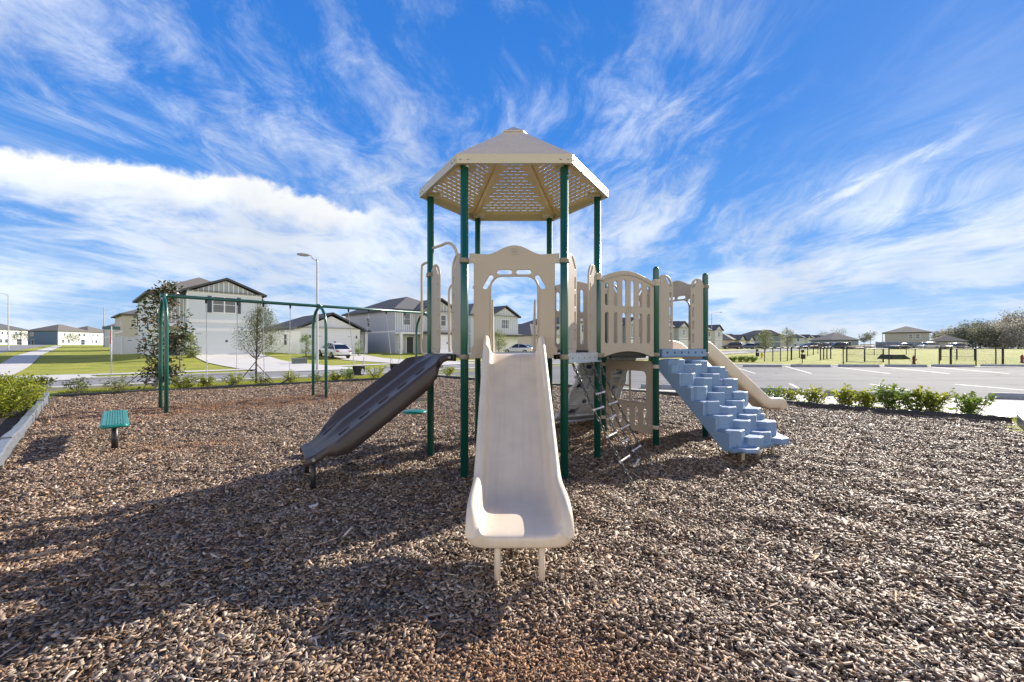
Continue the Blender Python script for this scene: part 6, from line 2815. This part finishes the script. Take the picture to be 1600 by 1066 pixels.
def shrub(c, h, r, seed, m, label, group, n_stem=9, leaf=.075, per=26, name='shrub', stem_m=None, lean=.9):
    rng = np.random.default_rng(seed)
    t = empty(name, c, 0, label, 'shrub', group)
    mb = MB()
    P_, S_ = [], []
    for i in range(n_stem):
        a = rng.random() * 2 * math.pi
        rr = r * (rng.random() ** .6) * lean
        hh = h * rng.uniform(.62, 1.0) * (1 - .25 * (rr / r) ** 2)
        b = Vector((.05 * math.cos(a), .05 * math.sin(a), -.03))
        e = Vector((rr * math.cos(a), rr * math.sin(a), hh))
        m1 = b.lerp(e, .5) + Vector((0, 0, h * .08)) + Vector(rng.normal(0, .02, 3))
        path = spline_pts([b, m1, e], 4)
        mb.tube(path, [.008 * (1 - .6 * k / (len(path) - 1)) for k in range(len(path))], 5)
        for k in range(per):
            f = .18 + .85 * rng.random() ** .8
            f = min(f, 1.0)
            p = path[min(int(f * (len(path) - 1)), len(path) - 1)]
            P_.append(np.array(p) + rng.normal(0, .032 + .035 * (1 - f), 3))
            S_.append(leaf * rng.uniform(.6, 1.25))
    mb.build('stem', stem_m or M_STEM, t)
    pos = np.array(P_)
    out = pos * np.array([1.2, 1.2, .25]) / max(r, .1)
    V, F = leaves_np(pos, out * .8, np.array(S_), rng, .52)
    V[:, 2] = np.maximum(V[:, 2], .0)
    mesh_np('foliage', V, F, m, t)
    return t


LM_YG = leaf_mat('yellow_green_leaf', (.31, .34, .04), .52)
LM_MID = leaf_mat('mid_green_leaf', (.18, .26, .04), .52)
LM_PALE = leaf_mat('pale_green_leaf', (.24, .27, .11), .40)
LM_MAG = leaf_mat('magnolia_leaf', (.050, .080, .030), .12, .28, .35)
LM_MAGB = leaf_mat('magnolia_leaf_underside', (.27, .19, .115), .2, .7, .25)
LM_OAK = leaf_mat('small_oak_leaf', (.22, .235, .12), .42, .6, .3)
LM_FAR = leaf_mat('distant_foliage', (.19, .20, .14), .40, .8, .4)
LM_FARG = leaf_mat('distant_grey_foliage', (.42, .39, .33), .40, .8, .35)

# back strip between the mulch edging and the street
BACK = [(123, 617.0, .62, .42, 'p'), (183, 616, .62, .55, 'p'), (287, 609, .52, .40, 'y'), (323, 607.5, .48, .38, 'y'), (365, 604, .50, .42, 'y'),
        (411, 602.5, .48, .50, 'p'), (456, 600, .58, .45, 'y'), (497, 598, .42, .40, 'p'), (521, 596.5, .45, .42, 'y'), (545, 595.5, .58, .42, 'm'), (588, 593.5, .68, .62, 'y'),
        (700, 588, .55, .42, 'y')]
where_b = ['farthest left by the corner of the edging', 'just left of the magnolia trunk', 'directly right of the magnolia trunk', 'second to the right of the magnolia trunk',
           'left of the young oak trunk', 'right of the young oak trunk', 'midway between the young oak and the middle swing arch', 'behind the middle swing arch, left leg',
           'behind the middle swing arch, right leg', 'below the nearer bucket swing', 'largest, partly behind the dark ramp', 'between the two left tower posts']
for i, (px, py, h, r, k) in enumerate(BACK):
    g = G(px, py)
    q = g
    m = {'p': LM_PALE, 'y': LM_YG, 'm': LM_MID}[k]
    dens = 1.0 if k != 'p' else .6
    shrub((q.x, q.y, H(q.x, q.y)), h, r, 100 + i, m, 'young bush in the street-side strip, ' + where_b[i], 'bushes in the street-side strip', int(13 * dens) + 3, .085, 26)

# dense yellow-green bushes along the left bed
LEFT = [(-.85, 19.2, .66, .62), (-.95, 17.4, .66, .55), (-1.0, 16.0, .70, .60), (-.95, 14.6, .72, .58), (-1.7, 20.4, .70, .65), (-1.75, 18.3, .72, .6), (-.98, 13.2, .75, .58)]
wl = ['beyond the corner of the edging', 'at the far end of the blue-grey edging', 'second along the blue-grey edging', 'third along the blue-grey edging',
      'in the back row behind the corner bush', 'in the back row by the picture edge', 'nearest the camera']
for i, (s_, t_, h, r) in enumerate(LEFT):
    p = ST(s_, t_)
    shrub((p.x, p.y, H(p.x, p.y)), h, r, 200 + i, LM_YG, 'yellow-green bush in the left bed, ' + wl[i], 'bushes in the left bed', 24, .085, 46)
# dark planting soil under them
drape('planting_bed', st_rect(-2.6, -.72, 2, 18.2), .03, 1.0, mat('dark_mulch', (.016, .012, .010), .95, col2=(.085, .062, .048), vscale=45, bump=1, bscale=50, bdist=.04))

RIGHT = [(1272, 634, .62, .42, 'y', 1), (1322, 636.5, .62, .56, 'y', 1.1), (1390, 643.5, .80, .52, 'm', 1.2), (1357, 641, .55, .40, 'y', 1), (1428, 647, .70, .45, 'm', 1.1), (1458, 649.5, .76, .5, 'y', 1.2), (1516, 655, .66, .50, 'm', 1.1),
         (1212, 629, .52, .42, 'm', .55), (1237, 631, .45, .34, 'y', .5)]
wr = ['first full one right of the far slide', 'second full one right of the far slide', 'tall one in the middle of the row', 'low one filling the gap before the tall middle one', 'right of the tall middle one',
      'tall one left of the last', 'last and nearest the camera', 'sparse one directly behind the slide exit', 'small sparse one beside the slide exit']
for i, (px, py, h, r, k, dn) in enumerate(RIGHT):
    g = G(px, py)
    s_, t_ = (g.x + g.y) / S2, (g.y - g.x) / S2
    p = ST(12.93, t_)
    # keep the photographed column
    mm = (px - 800) / FPX
    tt_ = 12.93 * (1 - mm) / (1 + mm)
    p = ST(12.93, tt_)
    m = {'y': LM_YG, 'm': LM_MID}[k]
    shrub((p.x, p.y, .0), h * .74, r * .9, 300 + i, m, 'green bush in the parking-side strip, ' + wr[i], 'bushes in the parking-side strip', int(15 * dn), .095, 28, lean=.85)


# short grass where it can be seen close by
def grass_blades(name, rects, dens, hgt, seed):
    rng = np.random.default_rng(seed)
    pts = []
    for (s0, s1, t0, t1) in rects:
        n = int((s1 - s0) * (t1 - t0) * dens)
        s_ = rng.uniform(s0, s1, n)
        t_ = rng.uniform(t0, t1, n)
        pts.append(np.stack([(s_ - t_) / S2, (s_ + t_) / S2], -1))
    xy = np.concatenate(pts)
    n = len(xy)
    z = np.array([H(a, b) for a, b in xy])
    th = rng.random(n) * 2 * math.pi
    h = hgt * rng.uniform(.5, 1.3, n)
    lean = rng.normal(0, .35, (n, 2)) * h[:, None]
    w = .0045 * rng.uniform(.7, 1.4, n)
    sx, sy = np.cos(th) * w, np.sin(th) * w
    a = np.stack([xy[:, 0] - sx, xy[:, 1] - sy, z - .01], -1)
    b = np.stack([xy[:, 0] + sx, xy[:, 1] + sy, z - .01], -1)
    c = np.stack([xy[:, 0] + lean[:, 0], xy[:, 1] + lean[:, 1], z + h], -1)
    V = np.stack([a, b, c], 1).reshape(-1, 3)
    F = np.arange(3 * n).reshape(n, 3)
    o = mesh_np(name, V, F, leaf_mat('grass_blade', (.31, .33, .04), .45, .6, .35))
    o['kind'] = 'stuff'


grass_blades('grass', [(12.5, 13.2, -1.2, 9.0), (12.5, 13.25, 9, 17.6), (-.3, 13.2, 17.85, 20.5), (4.5, 13.0, -3.6, -1.05)], 900, .07, 5)


def leafy_tree(c, trunk_pts, limbs, clusters, m, m2, trunk_m, label, cat='tree', name='tree', leaf=.10, aspect=.45, per=60, spread=.2, r0=.05, group=None, seed=1, frac2=0.0, r_limb=.018):
    rng = np.random.default_rng(seed)
    t = empty(name, c, 0, label, cat, group)
    path = spline_pts(trunk_pts, 5)
    n = len(path)
    mb = MB().tube(path, [r0 * (1 - .85 * k / (n - 1)) + .004 for k in range(n)], 9)
    for (a, b) in limbs:
        a, b = Vector(a), Vector(b)
        mid = a.lerp(b, .55) + Vector((0, 0, -.06 * (b - a).length)) + Vector(rng.normal(0, .02, 3))
        pp = spline_pts([a, mid, b], 3)
        mb.tube(pp, [r_limb * (1 - .7 * k / (len(pp) - 1)) for k in range(len(pp))], 5)
    mb.build('trunk', trunk_m, t)
    pos, cen = [], []
    for (q, rad) in clusters:
        k = int(per * rng.uniform(.7, 1.3))
        pos.append(np.array(q) + rng.normal(0, 1, (k, 3)) * rad * spread)
        cen.append(np.repeat(np.array([q]), k, 0))
    pos, cen = np.concatenate(pos), np.concatenate(cen)
    bias = (pos - cen)
    bias /= np.linalg.norm(bias, axis=1, keepdims=True) + 1e-6
    size = leaf * rng.uniform(.65, 1.25, len(pos))
    if m2 is not None and frac2 > 0:
        sel = rng.random(len(pos)) < frac2
        V1, F1 = leaves_np(pos[~sel], bias[~sel], size[~sel], rng, aspect)
        V2, F2 = leaves_np(pos[sel], bias[sel], size[sel], rng, aspect)
        o = mesh_np('crown', np.concatenate([V1, V2]), np.concatenate([F1, F2 + len(V1)]), m, t)
        o.data.materials.append(m2)
        o.data.polygons.foreach_set('material_index', np.concatenate([np.zeros(len(F1), np.int32), np.ones(len(F2), np.int32)]))
    else:
        V, F = leaves_np(pos, bias, size, rng, aspect)
        mesh_np('crown', V, F, m, t)
    return t


def magnolia():
    g = G(243, 608)
    d = g.y
    k = d / FPX
    rng = np.random.default_rng(31)
    # outline of the crown from its real width at each height (metres)
    prof = [(.25, -.55, .35), (.55, -.50, .55), (.95, -.20, .75), (1.25, -.55, .55), (1.6, -.75, .95), (2.0, -.75, 1.15), (2.35, -.70, 1.05), (2.7, -.45, .95), (3.0, -.38, .75), (3.25, .0, .62), (3.6, .30, .62)]
    cl = []
    limbs = []
    for i in range(62):
        z = rng.uniform(.3, 3.55)
        lo = np.interp(z, [p[0] for p in prof], [p[1] for p in prof])
        hi = np.interp(z, [p[0] for p in prof], [p[2] for p in prof])
        f = rng.random()
        x = lo + (hi - lo) * f
        dep = .5 * (hi - lo) * math.sqrt(max(.05, 1 - (2 * f - 1) ** 2))
        y = rng.uniform(-dep, dep)
        x, y, z = x * .78 + .06, y * .78, z * .95
        cl.append(((x, y, z), .5))
        tx = .18 + .08 * (z / 3.5)
        if i % 2 == 0:
            limbs.append(((tx, 0, max(z - .35, .15)), (x, y, z)))
    for z in np.linspace(2.95, 3.42, 7):
        cl.append(((.46 + rng.normal(0, .05), rng.normal(0, .05), z), .32))
    t = leafy_tree(g, [(0, 0, -.1), (.05, 0, .5), (.16, .02, 1.2), (.30, 0, 2.2), (.45, 0, 3.1), (.47, 0, 3.6)], limbs, cl, LM_MAG, LM_MAGB, mat('pale_bark', (.33, .29, .25), .9, var=.3, vscale=15, bump=.5, bscale=30),
                   'young magnolia tree with glossy dark leaves and brown undersides behind the swing frame', name='magnolia_tree', leaf=.15, aspect=.48, per=30, spread=.25, r0=.055, seed=32, frac2=.26)
    # guying stakes
    mb = MB()
    mb.cyl((-.95, -.3, 0), (.12, 0, 1.05), .012, 6)
    mb.cyl((.3, -.9, 0), (.14, 0, 1.0), .012, 6)
    mb.build('brace', M_STAKE, t)


magnolia()


def young_oak():
    g = G(400, 600.5)
    rng = np.random.default_rng(41)
    cl, limbs = [], []
    for i in range(150):
        z = rng.uniform(1.25, 2.95)
        w = np.interp(z, [1.25, 1.45, 1.8, 2.1, 2.5, 2.95], [.45, .80, .86, .70, .42, .08])
        a = rng.random() * 2 * math.pi
        r_ = w * math.sqrt(rng.random())
        q = (r_ * math.cos(a) * 1.08 + .22, r_ * math.sin(a), z)
        cl.append((q, .5))
        if i % 2 == 0:
            limbs.append(((.02, 0, max(.95, z - .25 - .5 * r_)), q))
    t = leafy_tree(g, [(0, 0, -.1), (.01, 0, .8), (.03, 0, 1.6), (.06, 0, 2.4), (.08, 0, 3.1)], limbs, cl, LM_OAK, None, M_TRUNKD,
                   'young oak tree with thin airy olive crown and leaning brace behind the belt swings', name='young_oak_tree', leaf=.058, aspect=.45, per=36, spread=.22, r0=.035, seed=42, r_limb=.010)
    mb = MB()
    mb.cyl((-.62, -.2, 0), (-.02, 0, .85), .016, 6)
    mb.box((-.10, -.02, .55), (.22, .05, .04))
    mb.cyl((.5, .4, 0), (.0, 0, .8), .016, 6)
    mb.build('brace', M_STAKE, t)


young_oak()


def crown_tree(px, py, d, h, w, m, label, name='tree', seed=0, leaf=.35, n=120, group=None, trunk=.3, trunk_m=None, shape='round', base=None, per=26, cat='tree'):
    x = (px - 800) / FPX * d
    z = (H(x, d) if base is None else base)
    rng = np.random.default_rng(seed)
    cl, limbs = [], []
    for i in range(n):
        f = rng.random()
        zz = h * (trunk + (1 - trunk) * f)
        if shape == 'round':
            rr = w / 2 * math.sqrt(max(.03, 1 - (2 * (f - .45)) ** 2 * .95)) * rng.uniform(.35, 1.0) ** .5
        elif shape == 'flat':
            rr = w / 2 * (.35 + .65 * f) * rng.uniform(.2, 1.0) ** .5
        else:
            rr = w / 2 * (1 - .75 * f) * rng.uniform(.35, 1.0) ** .5
        a = rng.random() * 2 * math.pi
        q = (rr * math.cos(a), rr * math.sin(a), zz)
        cl.append((q, w * .22))
        if i % 3 == 0:
            limbs.append(((0, 0, max(h * trunk * .8, zz - .3 * h)), q))
    return leafy_tree((x, d, z), [(0, 0, -.3), (w * .01, 0, h * .3), (0, w * .02, h * .6), (0, 0, h * .92)], limbs, cl, m, None, trunk_m or M_TRUNKD, label, name=name, leaf=leaf, aspect=.6, per=per, spread=.42,
                      r0=max(.05, h * .018), group=group, seed=seed + 1, r_limb=max(.012, h * .004), cat=cat)


# small street trees
crown_tree(1196, 548, 78, 3.4, 2.6, LM_PALE, 'pale young street tree in front of the grey-blue house', 'street_tree', 61, .16, 90, 'young street trees', .30, M_TRUNK)
crown_tree(1230, 548, 84, 3.8, 2.4, LM_OAK, 'slim olive street tree right of the grey-blue house', 'street_tree', 62, .16, 80, 'young street trees', .25, M_TRUNK)
crown_tree(779, 548, 50, 2.9, 1.9, LM_PALE, 'small pale tree seen through the arch in front of the two-storey house', 'street_tree', 63, .12, 70, 'young street trees', .35, M_TRUNK)
crown_tree(281, 584, 25.4, 2.1, .5, LM_PALE, 'thin young tree beside the drive of the grey house', 'street_tree', 64, .07, 14, 'young street trees', .55, M_TRUNK, per=16)
crown_tree(298, 556, 38.0, 1.9, 1.2, LM_PALE, 'spiky pale shrub in the bed beside the grey house garage', 'ornamental_shrub', 65, .22, 26, 'planting at the houses', .1, cat='shrub')
crown_tree(478, 553, 44.5, 2.2, .9, LM_MID, 'narrow green shrub at the left corner of the white house', 'ornamental_shrub', 66, .12, 26, 'planting at the houses', .1, cat='shrub')
crown_tree(560, 553, 48, 1.8, .8, LM_MID, 'small green shrub right of the white garage door', 'ornamental_shrub', 67, .12, 20, 'planting at the houses', .1, cat='shrub')
crown_tree(32, 540, 140, 4.2, 4.0, LM_OAK, 'small dark tree in front of the far left white house', 'street_tree', 68, .3, 40, 'young street trees', .4, per=18)
crown_tree(114, 540, 150, 4.0, 3.4, LM_OAK, 'small tree in front of the white side of the dark blue house', 'street_tree', 69, .3, 36, 'young street trees', .35, per=18)

# tall woodland at the right: every trunk one can tell apart
spec = [(1488, 138, 9.0, 12, 'g'), (1502, 132, 8.5, 12, 'd'), (1520, 140, 12.5, 11, 'p'), (1536, 126, 8.8, 13, 'g'), (1552, 130, 10.8, 14, 'g'), (1566, 122, 9.6, 13, 'w'), (1580, 126, 12.2, 14, 'g'),
        (1592, 128, 15.8, 12, 'p'), (1604, 118, 11.5, 15, 'g'), (1622, 122, 13.0, 15, 'd'), (1573, 138, 13.2, 13, 'd'), (1546, 142, 11.6, 12, 'd'), (1470, 160, 8.6, 9, 'p'), (1480, 175, 9.0, 14, 'd')]
kinds = {'g': ('grey-green broad tree', LM_FAR), 'd': ('dark green dense tree', LM_FAR), 'p': ('tall pine with layered crown', LM_FAR), 'w': ('pale bare-branched tree', LM_FARG)}
cnt = {}
for i, (px, d, h, w, k) in enumerate(spec):
    w *= .60
    h *= .66
    cnt[k] = cnt.get(k, 0) + 1
    lb = kinds[k][0] + f' in the far right wood, {ORD[cnt[k] - 1]} such from the left' if k != 'w' else 'pale bare-branched tree in the middle of the wood at far right'
    tm = mat('pale_branch', (.42, .38, .33), .9) if k in 'gw' else M_TRUNKD
    crown_tree(px, 545, d, h, w, LM_FARG if k == 'w' or (k == 'g' and i % 2 == 0) else kinds[k][1], lb, 'pine_tree' if k == 'p' else 'woodland_tree', 400 + i, .55 if k != 'p' else .45,
               80 if k != 'w' else 50, 'trees of the wood at far right', .12 if k != 'p' else .55, tm, 'round' if k != 'p' else 'flat', per=22 if k != 'w' else 16)
for i, (px, d, h, w) in enumerate(((1350, 210, 6.8, 4.5), (1360, 215, 7.6, 4.5), (1310, 230, 9.5, 7), (1304, 240, 7.0, 6), (1283, 300, 10, 7), (1291, 310, 11, 8))):
    crown_tree(px, 545, d, h, w, LM_FAR, 'tiny skyline pine, ' + ('left of the pole' if i == 0 else 'right of its twin' if i == 1 else ['behind the low blue-grey roof', 'left of the roof peak', 'behind the white gables', 'right of the white gables'][i - 2]), 'pine_tree', 460 + i, .5, 26, 'distant pines on the skyline', .55, M_TRUNKD, 'flat', per=22)

# dark low hedge and mound
g = G(1160, 565)
for i, px in enumerate((1146, 1156, 1166, 1176)):
    q = G(px, 565.5)
    shrub((q.x, q.y, H(q.x, q.y)), .52, .5, 500 + i, LM_MID, f'low dark hedge plant beyond the far slide, {ORD[i]} from the left', 'low hedge plants', 16, .10, 30, name='hedge_plant')


def mound():
    q = G(1396, 561)
    t = empty('agility_ramp', q, 0, 'low dark green dog-park ramp with sloping ends on the grass', 'dog ramp')
    w = (1414 - 1377) / FPX * q.y
    hh = 7.0 / FPX * q.y
    pr = [(-w / 2, 0), (-w * .30, hh), (w * .22, hh), (w / 2, .02), (w * .25, -.05)]
    vs = [(x, -.6, z) for x, z in pr] + [(x, .6, z) for x, z in pr]
    k = len(pr)
    fs = [tuple(range(k - 1, -1, -1)), tuple(range(k, 2 * k))] + [(i, (i + 1) % k, k + (i + 1) % k, k + i) for i in range(k)]
    MB().add(vs, fs).build('ramp', mat('dark_green_board', (.05, .065, .04), .8), t, bevel=.03)
    for x in (-w * .3, w * .22):
        MB().box((x, -.62, hh * .45), (.08, .04, hh * .95)).build('leg', M_BLACKMET, t)


mound()


def lumber():
    d = 120
    x = (1348 - 800) / FPX * d
    t = empty('lumber_pile', (x, d, H(x, d)), .1, 'pile of tan building lumber and rubble beyond the field', 'lumber pile')
    rnd = random.Random(3)
    for k in range(14):
        L = rnd.uniform(2.5, 4.5)
        MB().box((rnd.uniform(-2, 2), rnd.uniform(-.6, .6), .12 + k * .085), (L, .28, .16), rnd.uniform(-.25, .25)).build('plank', M_WOOD, t)


lumber()


def utility_box():
    p = G(468, 569)
    t = empty('utility_box', p, R(45), 'low grey-green utility box on the lawn by the white car', 'utility box')
    m = mat('utility_green', (.12, .14, .12), .6)
    MB().box((0, 0, .22), (1.0, .6, .44)).build('cabinet', m, t, bevel=.03)
    MB().box((0, 0, .46), (1.04, .64, .05)).build('lid', mat('utility_lid', (.20, .22, .20), .6), t, bevel=.015)


utility_box()


def loose_pieces():
    for (px, py, L, W, h, m, lb, nm) in ((490, 803, .075, .055, .012, mat('pale_wood', (.55, .52, .48), .8, var=.2, vscale=40), 'pale flat wood piece lying alone in the shaded mulch', 'wood_piece'),
                                         (684, 985, .085, .040, .012, mat('dark_bark_piece', (.045, .036, .030), .9, var=.4, vscale=40), 'dark curved bark slab lying on the mulch left of the slide legs', 'bark_slab')):
        d = EYE * FPX / (py - 544)
        x = (px - 800) / FPX * d
        rnd = random.Random(px)
        n = 9
        vs, fs = [], []
        for z in (0, h):
            for k in range(n):
                a = 2 * math.pi * k / n
                r_ = rnd.uniform(.75, 1.1) if z == 0 else r0[k] * .92
                if z == 0:
                    if k == 0:
                        r0 = []
                    r0.append(r_)
                vs.append((L / 2 * r_ * math.cos(a), W / 2 * r_ * math.sin(a), z + .006 * math.cos(2 * a)))
        fs = [tuple(range(n - 1, -1, -1)), tuple(range(n, 2 * n))] + [(k, (k + 1) % n, n + (k + 1) % n, n + k) for k in range(n)]
        o = MB().add(vs, fs).build(nm, m, bevel=.002)
        o.location = (x, d, float(mulch_h(x, d)) + .016)
        o.rotation_euler = (.15, -.1, .5 if px < 600 else -.35)
        tag(o, lb, 'wood piece')


loose_pieces()
